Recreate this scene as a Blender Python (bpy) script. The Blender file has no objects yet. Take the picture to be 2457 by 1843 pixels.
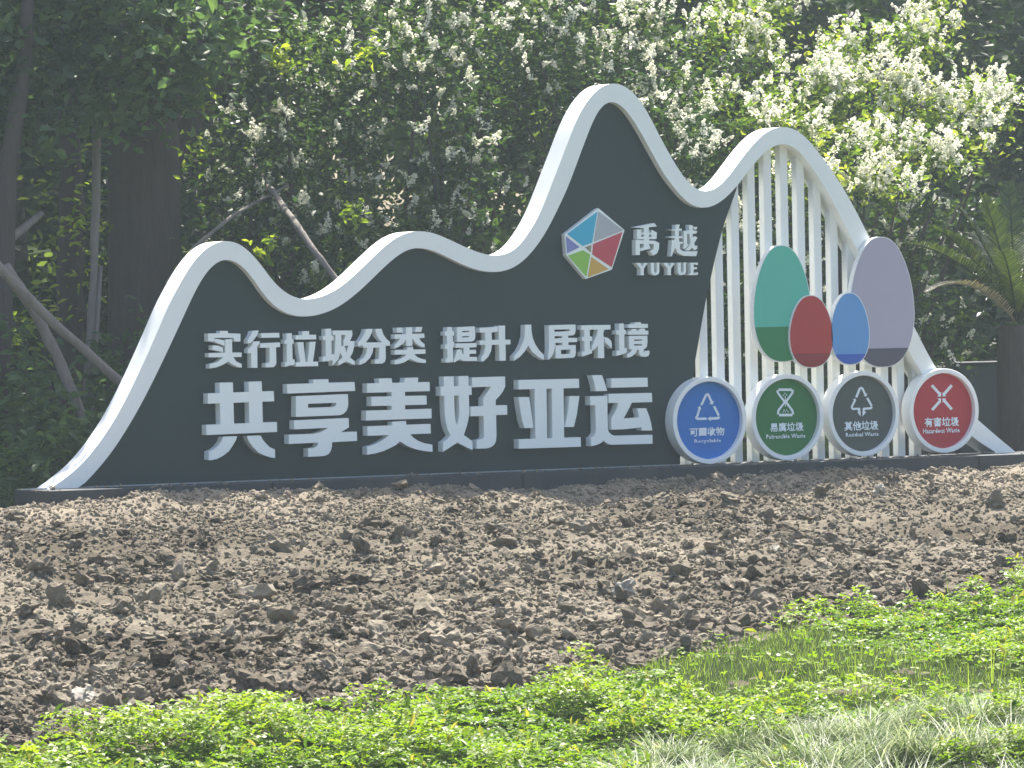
import bpy, bmesh, math, random
import numpy as np
from mathutils import Vector, Matrix
from mathutils.geometry import delaunay_2d_cdt

# ---------------------------------------------------------------- camera, sky, sun, exposure
SC = bpy.context.scene
COL = SC.collection
CAM = np.array([-10.9906, -25.9862, 1.0136])
CR = np.array([0.86575158, -0.50013845, -0.01832313])
CU = np.array([0.02287595, 0.00297244, 0.99973389])
CF = np.array([0.4999509, 0.86594035, -0.01401454])
FPX = 10600.0
cam = bpy.data.objects.new('camera', bpy.data.cameras.new('camera'))
COL.objects.link(cam)
cam.matrix_world = Matrix(((CR[0], CU[0], -CF[0], CAM[0]), (CR[1], CU[1], -CF[1], CAM[1]), (CR[2], CU[2], -CF[2], CAM[2]), (0, 0, 0, 1)))
cam.data.sensor_width = 36.0
cam.data.lens = 36.0 * FPX / 2457.0
cam.data.clip_start = 0.5
cam.data.clip_end = 600.0
SC.camera = cam

SUN_DIR = Vector((0.30, 0.38, 0.88)).normalized()
world = bpy.data.worlds.new('World')
SC.world = world
world.use_nodes = True
wn = world.node_tree
wn.nodes.clear()
sky = wn.nodes.new('ShaderNodeTexSky')
sky.sky_type = 'NISHITA'
sky.sun_disc = False
sky.sun_elevation = math.asin(SUN_DIR.z)
sky.sun_rotation = math.atan2(SUN_DIR.x, SUN_DIR.y)
sky.air_density = 1.0
sky.dust_density = 4.0
sky.ozone_density = 1.0
bg = wn.nodes.new('ShaderNodeBackground')
bg.inputs['Strength'].default_value = 0.115
wo = wn.nodes.new('ShaderNodeOutputWorld')
wn.links.new(sky.outputs[0], bg.inputs[0])
wn.links.new(bg.outputs[0], wo.inputs[0])
sun = bpy.data.objects.new('sun', bpy.data.lights.new('sun', 'SUN'))
COL.objects.link(sun)
sun.data.energy = 5.0
sun.data.angle = math.radians(0.5)
sun.data.color = (1.0, 0.95, 0.86)
sun.rotation_euler = (-SUN_DIR).to_track_quat('-Z', 'Y').to_euler()
SC.view_settings.view_transform = 'Standard'
SC.view_settings.look = 'None'
SC.view_settings.exposure = 1.55
SC.view_settings.gamma = 1.0
SC.view_settings.use_curve_mapping = False
SC.cycles.use_denoising = True
SC.cycles.max_bounces = 8
SC.cycles.transmission_bounces = 4
SC.cycles.volume_bounces = 0
SC.render.film_transparent = False

RND = random.Random(7)
NR = np.random.default_rng(11)

# ---------------------------------------------------------------- helpers
def at(px, py, Y):
    """a point on the vertical plane y = Y, from a position in the reference picture"""
    d = CF + CR * ((px - 1228.5) / FPX) - CU * ((py - 921.5) / FPX)
    t = (Y - CAM[1]) / d[1]
    p = CAM + d * t
    return Vector((float(p[0]), float(p[1]), float(p[2])))

def on_ground(px, py):
    d = CF + CR * ((px - 1228.5) / FPX) - CU * ((py - 921.5) / FPX)
    t = (-.10 + .085 * CAM[1] - CAM[2]) / (d[2] - .085 * d[1])
    p = CAM + d * t
    return float(p[0]), float(p[1])

def link(o, parent=None):
    COL.objects.link(o)
    if parent is not None:
        o.parent = parent
    return o

def tag(o, label=None, cat=None, group=None, kind=None):
    if label: o['label'] = label
    if cat: o['category'] = cat
    if group: o['group'] = group
    if kind: o['kind'] = kind
    return o

def empty(name, loc, label, cat, group=None):
    o = bpy.data.objects.new(name, None)
    o.empty_display_size = .1
    COL.objects.link(o)
    o.location = loc
    return tag(o, label, cat, group)

def np_mesh(name, V, faces, tint=None, smooth=False):
    """faces: list of (M,k) index arrays"""
    me = bpy.data.meshes.new(name)
    V = np.asarray(V, np.float32)
    me.vertices.add(len(V))
    me.vertices.foreach_set('co', V.ravel())
    idx = np.concatenate([f.ravel() for f in faces]).astype(np.int32)
    tot = np.concatenate([np.full(len(f), f.shape[1]) for f in faces]).astype(np.int32)
    st = np.concatenate(([0], np.cumsum(tot)[:-1])).astype(np.int32)
    me.loops.add(len(idx)); me.loops.foreach_set('vertex_index', idx)
    me.polygons.add(len(tot)); me.polygons.foreach_set('loop_start', st)
    me.polygons.foreach_set('use_smooth', np.full(len(tot), smooth))
    me.update(calc_edges=True)
    if tint is not None:
        a = me.attributes.new('tint', 'FLOAT', 'FACE')
        a.data.foreach_set('value', np.asarray(tint, np.float32))
    return me

def obj(name, me, mat, parent=None):
    o = bpy.data.objects.new(name, me)
    if mat is not None and len(me.materials) == 0:
        me.materials.append(mat)
    if parent is not None and parent.type == 'EMPTY' and parent.parent is None:
        o.location = -Vector(parent.location)       # geometry is given in world coordinates
    return link(o, parent)

def bm_obj(name, bm, mat, parent=None, smooth=False):
    me = bpy.data.meshes.new(name)
    bm.normal_update()
    bm.to_mesh(me); bm.free()
    if smooth:
        me.polygons.foreach_set('use_smooth', [True] * len(me.polygons))
    return obj(name, me, mat, parent)

# ---------------------------------------------------------------- materials
def newmat(name):
    m = bpy.data.materials.new(name); m.use_nodes = True
    nt = m.node_tree; nt.nodes.clear()
    out = nt.nodes.new('ShaderNodeOutputMaterial')
    return m, nt, out

def N(nt, t, **kw):
    n = nt.nodes.new(t)
    for k, v in kw.items():
        if k in n.inputs.keys(): n.inputs[k].default_value = v
        else: setattr(n, k, v)
    return n

def mix_rgb(nt, fac, a, b):
    m = nt.nodes.new('ShaderNodeMix'); m.data_type = 'RGBA'
    for s, v in ((0, fac), (6, a), (7, b)):
        if hasattr(v, 'links') or hasattr(v, 'is_output'): nt.links.new(v, m.inputs[s])
        else: m.inputs[s].default_value = v if s == 0 else (*v, 1)
    return m.outputs[2]

def paint(name, col, rough=.4, dirt=.12, dirt_col=(.25, .23, .2), spec=.5, bump=.02, rvar=1.0):
    m, nt, out = newmat(name)
    geo = N(nt, 'ShaderNodeNewGeometry')
    n1 = N(nt, 'ShaderNodeTexNoise', Scale=2.2, Detail=6.0, Roughness=.65)
    n2 = N(nt, 'ShaderNodeTexNoise', Scale=35.0, Detail=4.0)
    nt.links.new(geo.outputs['Position'], n1.inputs['Vector']); nt.links.new(geo.outputs['Position'], n2.inputs['Vector'])
    r = N(nt, 'ShaderNodeMapRange'); r.inputs['From Min'].default_value = .48; r.inputs['From Max'].default_value = .8
    r.inputs['To Max'].default_value = dirt
    nt.links.new(n1.outputs['Fac'], r.inputs['Value'])
    p = N(nt, 'ShaderNodeBsdfPrincipled', Roughness=rough)
    p.inputs['Specular IOR Level'].default_value = spec
    nt.links.new(mix_rgb(nt, r.outputs[0], col, dirt_col), p.inputs['Base Color'])
    rr = N(nt, 'ShaderNodeMapRange'); rr.inputs['To Min'].default_value = rough - .06 * rvar; rr.inputs['To Max'].default_value = rough + .12 * rvar
    nt.links.new(n2.outputs['Fac'], rr.inputs['Value']); nt.links.new(rr.outputs[0], p.inputs['Roughness'])
    b = N(nt, 'ShaderNodeBump', Strength=bump, Distance=.01)
    nt.links.new(n1.outputs['Fac'], b.inputs['Height']); nt.links.new(b.outputs[0], p.inputs['Normal'])
    nt.links.new(p.outputs[0], out.inputs[0])
    return m

def leaf_mat(name, cols, trans=.4, rough=.45, tcol=(1.3, 1.35, .6), spec=.35):
    """cols: colours run through by the per-leaf tint"""
    m, nt, out = newmat(name)
    a = N(nt, 'ShaderNodeAttribute', attribute_name='tint')
    cr = N(nt, 'ShaderNodeValToRGB')
    el = cr.color_ramp.elements
    while len(el) < len(cols): el.new(.5)
    for i, c in enumerate(cols):
        el[i].position = i / (len(cols) - 1); el[i].color = (*c, 1)
    nt.links.new(a.outputs['Fac'], cr.inputs[0])
    p = N(nt, 'ShaderNodeBsdfPrincipled', Roughness=rough)
    p.inputs['Specular IOR Level'].default_value = spec
    t = N(nt, 'ShaderNodeBsdfTranslucent')
    mu = nt.nodes.new('ShaderNodeMix'); mu.data_type = 'RGBA'; mu.blend_type = 'MULTIPLY'
    mu.inputs[0].default_value = 1.0; mu.inputs[7].default_value = (*tcol, 1)
    nt.links.new(cr.outputs[0], mu.inputs[6])
    nt.links.new(cr.outputs[0], p.inputs['Base Color']); nt.links.new(mu.outputs[2], t.inputs[0])
    mx = N(nt, 'ShaderNodeMixShader', Fac=trans)
    nt.links.new(p.outputs[0], mx.inputs[1]); nt.links.new(t.outputs[0], mx.inputs[2])
    nt.links.new(mx.outputs[0], out.inputs[0])
    return m

def soil_mat(name, tint=True):
    m, nt, out = newmat(name)
    geo = N(nt, 'ShaderNodeNewGeometry')
    n1 = N(nt, 'ShaderNodeTexNoise', Scale=.75, Detail=6.0, Roughness=.6)
    n2 = N(nt, 'ShaderNodeTexNoise', Scale=60.0, Detail=8.0, Roughness=.7)
    n3 = N(nt, 'ShaderNodeTexNoise', Scale=14.0, Detail=4.0)
    for n in (n1, n2, n3): nt.links.new(geo.outputs['Position'], n.inputs['Vector'])
    c = mix_rgb(nt, n3.outputs['Fac'], (.045, .036, .025), (.135, .112, .080))
    r = N(nt, 'ShaderNodeMapRange'); r.inputs['From Min'].default_value = .4; r.inputs['From Max'].default_value = .68
    nt.links.new(n1.outputs['Fac'], r.inputs['Value'])
    c = mix_rgb(nt, r.outputs[0], c, (.235, .205, .155))
    if tint:
        a = N(nt, 'ShaderNodeAttribute', attribute_name='tint')
        rr = N(nt, 'ShaderNodeMapRange'); rr.inputs['From Min'].default_value = .35; rr.inputs['To Max'].default_value = .8
        nt.links.new(a.outputs['Fac'], rr.inputs['Value'])
        c = mix_rgb(nt, rr.outputs[0], c, (.31, .27, .205))
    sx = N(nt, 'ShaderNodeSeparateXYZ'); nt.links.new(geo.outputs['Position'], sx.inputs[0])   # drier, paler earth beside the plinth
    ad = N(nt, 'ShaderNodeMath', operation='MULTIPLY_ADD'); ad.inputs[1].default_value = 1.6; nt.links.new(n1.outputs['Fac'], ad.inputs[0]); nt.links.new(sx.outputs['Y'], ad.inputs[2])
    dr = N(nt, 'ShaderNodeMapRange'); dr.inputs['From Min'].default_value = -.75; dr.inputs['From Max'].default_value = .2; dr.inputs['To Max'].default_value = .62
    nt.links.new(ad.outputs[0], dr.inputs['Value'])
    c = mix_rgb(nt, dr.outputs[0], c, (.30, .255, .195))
    p = N(nt, 'ShaderNodeBsdfPrincipled', Roughness=.95)
    p.inputs['Specular IOR Level'].default_value = .15
    nt.links.new(c, p.inputs['Base Color'])
    b = N(nt, 'ShaderNodeBump', Strength=1.0, Distance=.02)
    nt.links.new(n2.outputs['Fac'], b.inputs['Height']); nt.links.new(b.outputs[0], p.inputs['Normal'])
    nt.links.new(p.outputs[0], out.inputs[0])
    return m

def bark_mat(name, c1, c2, scale=9.0):
    m, nt, out = newmat(name)
    geo = N(nt, 'ShaderNodeNewGeometry')
    mp = N(nt, 'ShaderNodeMapping'); mp.inputs['Scale'].default_value = (1, 1, .12)
    nt.links.new(geo.outputs['Position'], mp.inputs['Vector'])
    n = N(nt, 'ShaderNodeTexNoise', Scale=scale * 3, Detail=7.0, Roughness=.7)
    nt.links.new(mp.outputs[0], n.inputs['Vector'])
    p = N(nt, 'ShaderNodeBsdfPrincipled', Roughness=.9)
    nt.links.new(mix_rgb(nt, n.outputs['Fac'], c1, c2), p.inputs['Base Color'])
    b = N(nt, 'ShaderNodeBump', Strength=.8, Distance=.03)
    nt.links.new(n.outputs['Fac'], b.inputs['Height']); nt.links.new(b.outputs[0], p.inputs['Normal'])
    nt.links.new(p.outputs[0], out.inputs[0])
    return m

WHITE = paint('white_paint', (.82, .84, .83), .38, .10, (.50, .49, .45))
LETTER = paint('letter_paint', (.80, .85, .84), .42, .06, (.5, .5, .48))
PANEL = paint('dark_panel_paint', (.008, .028, .033), .42, .35, (.016, .036, .041), .35)
BASEM = paint('base_paint', (.026, .032, .040), .5, .6, (.10, .09, .08), .4)
BOARD_EDGE = paint('board_edge', (.74, .76, .76), .4, .05)
def flat(name, c, rough=.3): return paint(name, c, rough, .02, tuple(min(1, v + .03) for v in c), .5, 0.0, .1)
# ---------------------------------------------------------------- outlines on the sign plane, millimetres (x, z)
DATA_O = [537,-10,639,53,741,117,836,206,907,286,988,387,1056,488,1129,608,1207,749,1273,876,1350,1025,1392,1116,1449,1219,1505,1304,1554,1383,1610,1456,1672,1517,1735,1562,1790,1585,1845,1591,1903,1583,1954,1558,2008,1517,2062,1458,2116,1393,2163,1327,2210,1274,2265,1230,2334,1195,2403,1180,2480,1184,2565,1211,2655,1248,2741,1307,2827,1378,2907,1443,2987,1511,3066,1573,3139,1614,3211,1635,3283,1642,3355,1635,3427,1612,3513,1577,3599,1538,3686,1503,3773,1472,3839,1460,3905,1458,3971,1472,4038,1506,4130,1615,4201,1708,4263,1828,4315,1939,4367,2050,4420,2161,4474,2281,4534,2402,4602,2505,4669,2579,4730,2627,4791,2651,4841,2654,4902,2639,4962,2604,5021,2548,5081,2471,5140,2372,5199,2268,5258,2173,5318,2082,5378,1999,5431,1942,5491,1896,5545,1880,5600,1886,5663,1919,5726,1971,5790,2040,5854,2116,5919,2185,5983,2248,6055,2308,6135,2348,6206,2360,6270,2356,6333,2333,6395,2290,6458,2231,6521,2161,6583,2091,6646,2012,6708,1932,6771,1838,6850,1711,6981,1485,7121,1240,7278,976,7419,738,7497,620,7614,473,7740,341,7871,233,8032,114,8175,13]
DATA_I = [757,-6,864,88,940,164,1024,261,1105,373,1182,485,1251,598,1325,725,1391,845,1485,1017,1527,1096,1577,1193,1626,1278,1676,1357,1725,1412,1773,1455,1818,1473,1866,1475,1910,1453,1958,1416,2005,1372,2045,1316,2085,1254,2132,1192,2193,1135,2262,1094,2331,1074,2401,1070,2478,1072,2563,1096,2624,1112,2695,1151,2774,1203,2853,1262,2933,1330,3013,1398,3093,1460,3158,1503,3209,1525,3266,1533,3324,1526,3403,1498,3489,1463,3575,1421,3669,1382,3756,1359,3829,1349,3902,1348,3976,1363,4051,1397,4147,1478,4218,1554,4289,1652,4351,1759,4413,1861,4465,1964,4516,2076,4565,2188,4614,2291,4665,2399,4717,2481,4768,2524,4814,2542,4859,2521,4918,2465,4978,2397,5037,2310,5096,2215,5155,2120,5214,2025,5274,1947,5269,1965,5329,1893,5390,1828,5451,1788,5512,1769,5574,1772,5645,1798,5716,1840,5787,1899,5851,1965,5915,2037,5980,2103,6052,2173,6116,2216,6180,2241,6235,2244,6283,2230,6330,2200,6377,2157,6431,2091,6488,2025,6556,1932,6618,1838,6686,1726,6831,1480,6969,1242,7126,978,7266,741,7361,602,7486,443,7629,275,7788,133,8000,12]
DATA_D = [5873,1955,5854,1912,5756,1693,5720,1598,5660,1409,5579,1119,5522,871,5484,706,5419,377,5339,-9]
DATA_CAP = {"可回收物":[5.3893,5.6748,0.1969,0.2571],"Recyclable":[5.4269,5.6454,0.1443,0.1768],"易腐垃圾":[6.0551,6.3373,0.2096,0.2731],"Putrescible Waste":[6.0222,6.3519,0.1611,0.1929],"其他垃圾":[6.6844,6.9756,0.1997,0.2666],"Residual Waste":[6.696,6.9776,0.1567,0.1861],"有害垃圾":[7.3786,7.6797,0.2071,0.2747],"Hazardous Waste":[7.3642,7.6851,0.1612,0.1964]}
DATA_L = {
 '共': ([[1769,653,1866,653,1869,377,1770,378],[1982,654,2077,655,2080,381,1982,382],[1684,585,2164,589,2166,522,1682,518],[1668,380,2183,385,2183,320,1667,314],[1787,300,1890,300,1880,274,1856,239,1829,205,1786,176,1740,156,1697,149,1680,151,1683,206,1722,219,1753,242,1773,266],[1960,299,2062,300,2077,272,2100,246,2126,222,2165,205,2165,149,2136,153,2094,166,2044,188,2006,224,1976,263]], []),
 '享': ([[2458,658,2570,658,2573,633,2460,632],[2265,632,2458,633,2573,634,2766,635,2769,576,2265,570],[2327,551,2714,556,2716,493,2711,465,2700,444,2680,427,2652,418,2600,417,2324,415],[2310,392,2717,397,2717,335,2697,325,2655,304,2776,305,2777,244,2589,240,2588,213,2580,186,2564,165,2536,152,2500,150,2410,149,2410,205,2454,207,2474,213,2483,227,2485,241,2269,238,2269,299,2456,300,2492,305,2527,318,2563,336,2310,333]], [[2416,499,2628,501,2626,488,2617,477,2602,473,2415,472]]),
 '美': ([[2949,654,3045,654,3051,620,2954,618],[3148,654,3248,654,3245,617,3140,616],[2861,623,3335,622,3335,561,2859,561],[3045,597,3146,595,3144,401,3043,404],[2890,534,3309,532,3310,471,2889,472],[2849,442,3346,443,3345,378,2847,377],[3045,364,3149,366,3152,337,3045,333],[2857,338,3336,341,3337,277,3180,276,3203,253,3238,231,3282,214,3347,202,3348,153,3289,160,3225,173,3161,196,3126,217,3100,231,3073,209,3029,190,2976,170,2912,156,2850,149,2852,202,2906,214,2954,234,2990,254,3017,275,2856,275]], []),
 '好': ([[3444,656,3521,656,3521,533,3522,444,3525,391,3529,355,3540,325,3550,351,3557,387,3561,443,3558,529,3559,656,3634,656,3635,530,3636,424,3630,371,3616,321,3591,260,3657,215,3656,155,3540,210,3428,151,3430,215,3462,233,3489,259,3467,300,3454,347,3447,400,3446,528],[3419,589,3657,590,3657,528,3418,527],[3664,645,3919,646,3919,579,3900,545,3872,514,3843,490,3842,452,3931,452,3931,387,3844,387,3844,247,3838,208,3824,187,3803,173,3770,164,3688,164,3690,222,3723,226,3743,234,3748,246,3747,383,3648,384,3647,448,3746,450,3747,503,3778,538,3795,559,3808,580,3663,579]], []),
 '亚': ([[4025,620,4501,618,4502,555,4023,556],[4017,218,4507,218,4507,153,4017,154],[4150,572,4242,570,4240,203,4149,206],[4286,569,4377,566,4375,199,4283,202],[4023,504,4104,503,4111,451,4135,292,4066,292,4047,345,4034,417],[4425,501,4503,500,4491,438,4479,373,4454,290,4379,291,4397,339,4413,411]], []),
 '运': ([[4604,639,4685,639,4703,598,4725,530,4634,529,4629,560,4619,600],[4761,615,5053,613,5053,550,4760,550],[4738,509,5085,507,5087,444,4921,444,4903,412,4853,336,4978,340,4975,363,4964,402,5036,403,5060,350,5076,295,5083,248,4998,250,4997,274,4956,269,4870,263,4756,262,4755,315,4757,340,4779,372,4801,408,4813,445,4736,446],[4588,495,4725,496,4724,268,4734,246,4751,230,4780,220,5084,218,5084,156,4762,159,4732,163,4707,175,4688,189,4665,172,4631,161,4588,154,4589,211,4611,221,4626,242,4629,264,4628,433,4588,434]], []),
 '实': ([[1699,976,1785,976,1785,991,1841,990,1843,975,1933,970,1932,919,1886,920,1886,943,1744,946,1744,923,1698,923],[1748,940,1780,937,1817,927,1816,891,1784,905,1745,918],[1730,898,1768,895,1804,882,1803,851,1767,861,1727,868],[1822,936,1871,936,1871,848,1939,847,1939,818,1878,818,1900,789,1938,772,1938,747,1907,753,1869,771,1842,790,1804,771,1757,754,1704,747,1706,775,1762,787,1805,818,1699,820,1700,848,1821,849]], []),
 '行': ([[2022,987,2068,989,2056,959,2034,932,2007,908,1985,904,1986,929,2006,953],[2086,971,2217,971,2219,940,2087,940],[2028,918,2075,918,2068,900,2054,883,2053,744,2009,745,2009,842,1986,840,1987,869,2012,887],[2078,905,2222,908,2222,878,2192,876,2192,773,2185,756,2170,746,2113,745,2114,773,2139,776,2144,784,2145,875,2077,875]], []),
 '垃': ([[2272,966,2310,967,2311,928,2322,927,2323,898,2312,897,2313,795,2328,794,2329,761,2298,755,2256,746,2257,777,2271,780,2272,898,2257,898,2257,924,2271,926],[2389,978,2439,979,2439,955,2490,954,2491,923,2339,924,2338,953,2389,953],[2350,907,2395,907,2400,856,2410,774,2371,772,2359,839],[2442,907,2486,908,2478,854,2463,773,2423,772,2435,845],[2337,775,2501,776,2502,746,2336,746]], []),
 '圾': ([[2561,992,2603,992,2604,946,2621,945,2621,915,2604,914,2603,820,2621,825,2618,787,2578,777,2536,775,2536,807,2559,810,2561,916,2541,916,2541,945,2560,946],[2616,979,2760,978,2762,950,2753,926,2741,907,2777,907,2774,873,2761,831,2741,798,2778,771,2776,747,2712,773,2653,747,2653,774,2687,801,2668,833,2654,791,2611,746,2610,780,2625,820,2631,868,2635,949,2617,950]], [[2679,949,2713,948,2694,907,2696,880,2677,870],[2702,875,2732,879,2714,829]]),
 '分': ([[2864,985,2915,986,2907,958,2888,927,2862,896,2985,895,2950,933,2935,984,2983,985,2994,949,3018,917,3044,896,3045,869,3011,875,3010,784,3002,763,2982,753,2928,753,2929,780,2951,782,2960,792,2963,860,2917,860,2912,828,2891,793,2855,762,2817,748,2811,749,2814,777,2844,794,2864,822,2873,860,2841,862,2840,880,2804,869,2804,897,2826,917,2853,955]], []),
 '类': ([[3097,990,3137,991,3149,957,3101,956],[3168,991,3216,992,3214,865,3169,865],[3244,992,3292,992,3284,959,3237,959],[3082,946,3306,948,3308,919,3267,917,3282,895,3308,877,3308,854,3282,860,3242,882,3220,912,3170,913,3145,883,3105,860,3078,851,3081,874,3101,891,3124,916,3082,915],[3173,858,3219,859,3221,836,3176,837],[3080,842,3313,842,3314,812,3226,811,3252,790,3288,777,3315,772,3315,750,3279,752,3235,763,3195,780,3151,758,3110,748,3078,746,3078,773,3119,780,3159,800,3166,810,3079,810]], []),
 '提': ([[3483,987,3520,988,3523,961,3536,960,3536,931,3524,929,3525,889,3536,887,3536,855,3524,850,3526,759,3514,751,3482,749,3465,750,3466,776,3482,780,3481,841,3463,840,3464,870,3480,872,3481,930,3463,931,3464,957,3482,959],[3558,986,3696,989,3700,944,3698,909,3688,893,3668,887,3560,886],[3545,877,3708,877,3707,849,3653,847,3652,831,3701,831,3704,805,3652,804,3651,785,3708,783,3710,755,3624,756,3600,759,3576,771,3538,750,3528,752,3546,798,3559,835,3592,836,3593,815,3607,797,3608,846,3545,847]], [[3598,960,3656,960,3655,952,3598,950],[3597,923,3655,925,3650,917,3597,915]]),
 '升': ([[3735,979,3817,981,3875,985,3874,951,3827,945,3827,896,3883,895,3881,991,3932,991,3931,896,3972,895,3972,863,3933,862,3933,753,3884,753,3884,862,3826,862,3820,821,3797,782,3759,751,3741,751,3743,776,3764,804,3775,840,3776,863,3735,863,3733,893,3778,894,3777,946,3734,947]], []),
 '人': ([[4089,994,4137,994,4139,951,4146,908,4166,861,4198,817,4233,786,4232,752,4185,775,4140,811,4112,855,4086,816,4044,777,3998,751,3996,780,4036,817,4066,863,4084,913,4087,963]], []),
 '居': ([[4276,988,4488,989,4488,949,4481,924,4468,916,4428,914,4428,899,4499,897,4498,869,4429,869,4429,849,4486,849,4486,794,4480,772,4467,762,4327,760,4326,843,4321,844,4316,815,4304,786,4278,756,4264,754,4269,794,4275,830]], [[4319,957,4446,957,4439,945,4319,941],[4320,912,4382,912,4380,898,4320,896],[4323,866,4381,867,4380,850,4328,849],[4369,818,4446,820,4443,789,4368,788]]),
 '环': ([[4534,982,4623,983,4622,952,4600,952,4600,906,4618,905,4619,874,4600,874,4599,820,4613,818,4617,791,4577,779,4547,770,4534,770,4535,802,4556,803,4557,875,4539,876,4539,903,4557,904,4557,951,4534,951],[4625,983,4767,982,4767,951,4716,949,4708,920,4713,894,4712,755,4665,755,4664,843,4641,820,4618,806,4617,838,4642,885,4660,920,4667,951,4624,952],[4718,900,4748,892,4771,871,4775,850,4774,819,4749,841,4722,861]], []),
 '境': ([[4837,990,4874,990,4875,948,4890,946,4891,918,4877,915,4877,821,4896,820,4896,789,4856,777,4813,768,4813,802,4836,805,4835,914,4812,916,4813,942,4836,945],[4963,996,5010,997,5014,985,5069,984,5069,956,4911,958,4910,983,4962,984],[4936,950,4972,951,4978,940,4995,939,5002,952,5043,952,5047,939,5072,936,5071,910,4910,912,4910,936,4936,938],[4916,904,5063,903,5063,859,5059,830,5048,815,5031,810,5032,790,5041,786,5046,798,5078,799,5078,779,5069,762,5047,757,5013,762,4998,773,4992,807,4980,808,4971,788,4941,765,4906,753,4898,757,4900,778,4928,792,4939,810,4916,814]], [[4955,878,5022,878,5020,869,4955,869],[4954,846,5021,845,5019,836,4954,836]]),
 '禹': ([[4972,1651,5143,1679,5163,1656,5042,1646],[5057,1657,5097,1657,5097,1501,5054,1501],[5002,1637,5037,1635,5035,1569,5000,1568],[5120,1633,5162,1614,5158,1571,5118,1571],[5023,1613,5133,1613,5133,1601,5022,1601],[5001,1584,5157,1584,5156,1569,5000,1568],[4988,1564,5023,1564,5021,1460,4986,1459],[4988,1564,5144,1557,5180,1542,5174,1533,5021,1538,4988,1538],[5138,1553,5180,1542,5176,1500,5160,1469,5129,1455,5103,1485,5127,1495,5137,1511],[5027,1507,5103,1524,5106,1503,5026,1486]], []),
 '越': ([[5315,1666,5349,1669,5342,1640,5364,1640,5367,1627,5343,1624,5342,1588,5371,1588,5372,1575,5342,1572,5344,1549,5371,1547,5371,1535,5349,1533,5349,1499,5376,1483,5492,1483,5481,1448,5375,1452,5327,1473,5309,1510,5280,1449,5271,1449,5284,1562,5307,1562,5310,1572,5255,1581,5264,1586,5310,1588,5311,1625,5259,1633,5315,1635],[5382,1624,5429,1627,5426,1666,5457,1660,5455,1629,5493,1621,5484,1605,5455,1603,5455,1577,5474,1587,5492,1576,5464,1535,5476,1514,5491,1521,5489,1498,5469,1489,5445,1509,5426,1488,5389,1488,5414,1509,5436,1535,5428,1603,5409,1603,5408,1535,5423,1530,5389,1499,5376,1501,5382,1530],[5463,1652,5494,1650,5484,1631,5463,1639]], []),
 'Y0': ([[4987,1406,5024,1405,5039,1377,5052,1397,5046,1405,5083,1405,5079,1398,5051,1365,5049,1330,5054,1320,5020,1321,5024,1330,5025,1365,4994,1398]], []),
 'U0': ([[5101,1406,5138,1405,5134,1398,5135,1344,5145,1331,5157,1344,5159,1397,5153,1405,5181,1406,5177,1396,5176,1339,5167,1324,5145,1318,5124,1321,5110,1335,5110,1398]], []),
 'Y1': ([[5207,1404,5245,1404,5260,1375,5273,1396,5267,1404,5303,1403,5300,1397,5272,1363,5269,1328,5275,1319,5240,1319,5245,1328,5245,1364,5214,1396]], []),
 'U1': ([[5319,1404,5356,1404,5353,1396,5353,1343,5364,1330,5375,1343,5377,1396,5371,1404,5399,1405,5396,1395,5395,1337,5385,1323,5363,1317,5342,1319,5328,1334,5328,1396]], []),
 'E0': ([[5427,1403,5491,1403,5495,1389,5487,1385,5476,1393,5458,1394,5457,1371,5485,1371,5485,1358,5457,1357,5456,1330,5475,1328,5487,1337,5495,1329,5487,1317,5416,1317,5422,1326,5432,1331,5433,1394]], []),
 'plate': ([[4696,1784,4903,1632,4795,1361,4586,1299,4433,1462,4424,1606]], []),
 'lg_cyan': ([[4686,1760,4442,1609,4564,1525,4639,1547]], []),
 'lg_grey': ([[4696,1761,4892,1631,4653,1553]], []),
 'lg_purple': ([[4433,1593,4539,1517,4439,1476]], []),
 'lg_brown': ([[4581,1516,4633,1531,4628,1481]], []),
 'lg_red': ([[4885,1619,4793,1378,4639,1468,4648,1538]], []),
 'lg_green': ([[4445,1460,4566,1497,4622,1466,4589,1314]], []),
 'lg_orange': ([[4631,1450,4768,1365,4600,1310]], []),
 'sy_blue': ([[5496,409,5539,483,5523,490,5480,416],[5529,481,5544,477,5549,492,5534,496],[5538,482,5565,429,5582,435,5555,488],[5556,485,5553,479,5546,477,5540,479,5537,485,5540,491,5547,493,5553,490],[5551,422,5593,441,5581,413],[5584,399,5622,333,5639,340,5601,406],[5462,336,5483,393,5467,397,5445,340],[5456,395,5480,407,5486,380],[5449,344,5437,332,5449,323,5461,335],[5436,324,5443,313,5457,320,5450,331],[5451,327,5448,323,5443,321,5437,323,5435,328,5437,333,5443,334,5448,332],[5451,310,5529,309,5529,326,5451,327],[5559,308,5624,309,5624,327,5558,326],[5633,312,5642,324,5625,335,5615,323],[5634,317,5631,311,5624,309,5616,311,5613,318,5616,324,5624,327,5631,324],[5537,317,5563,333,5562,300]], []),
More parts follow.
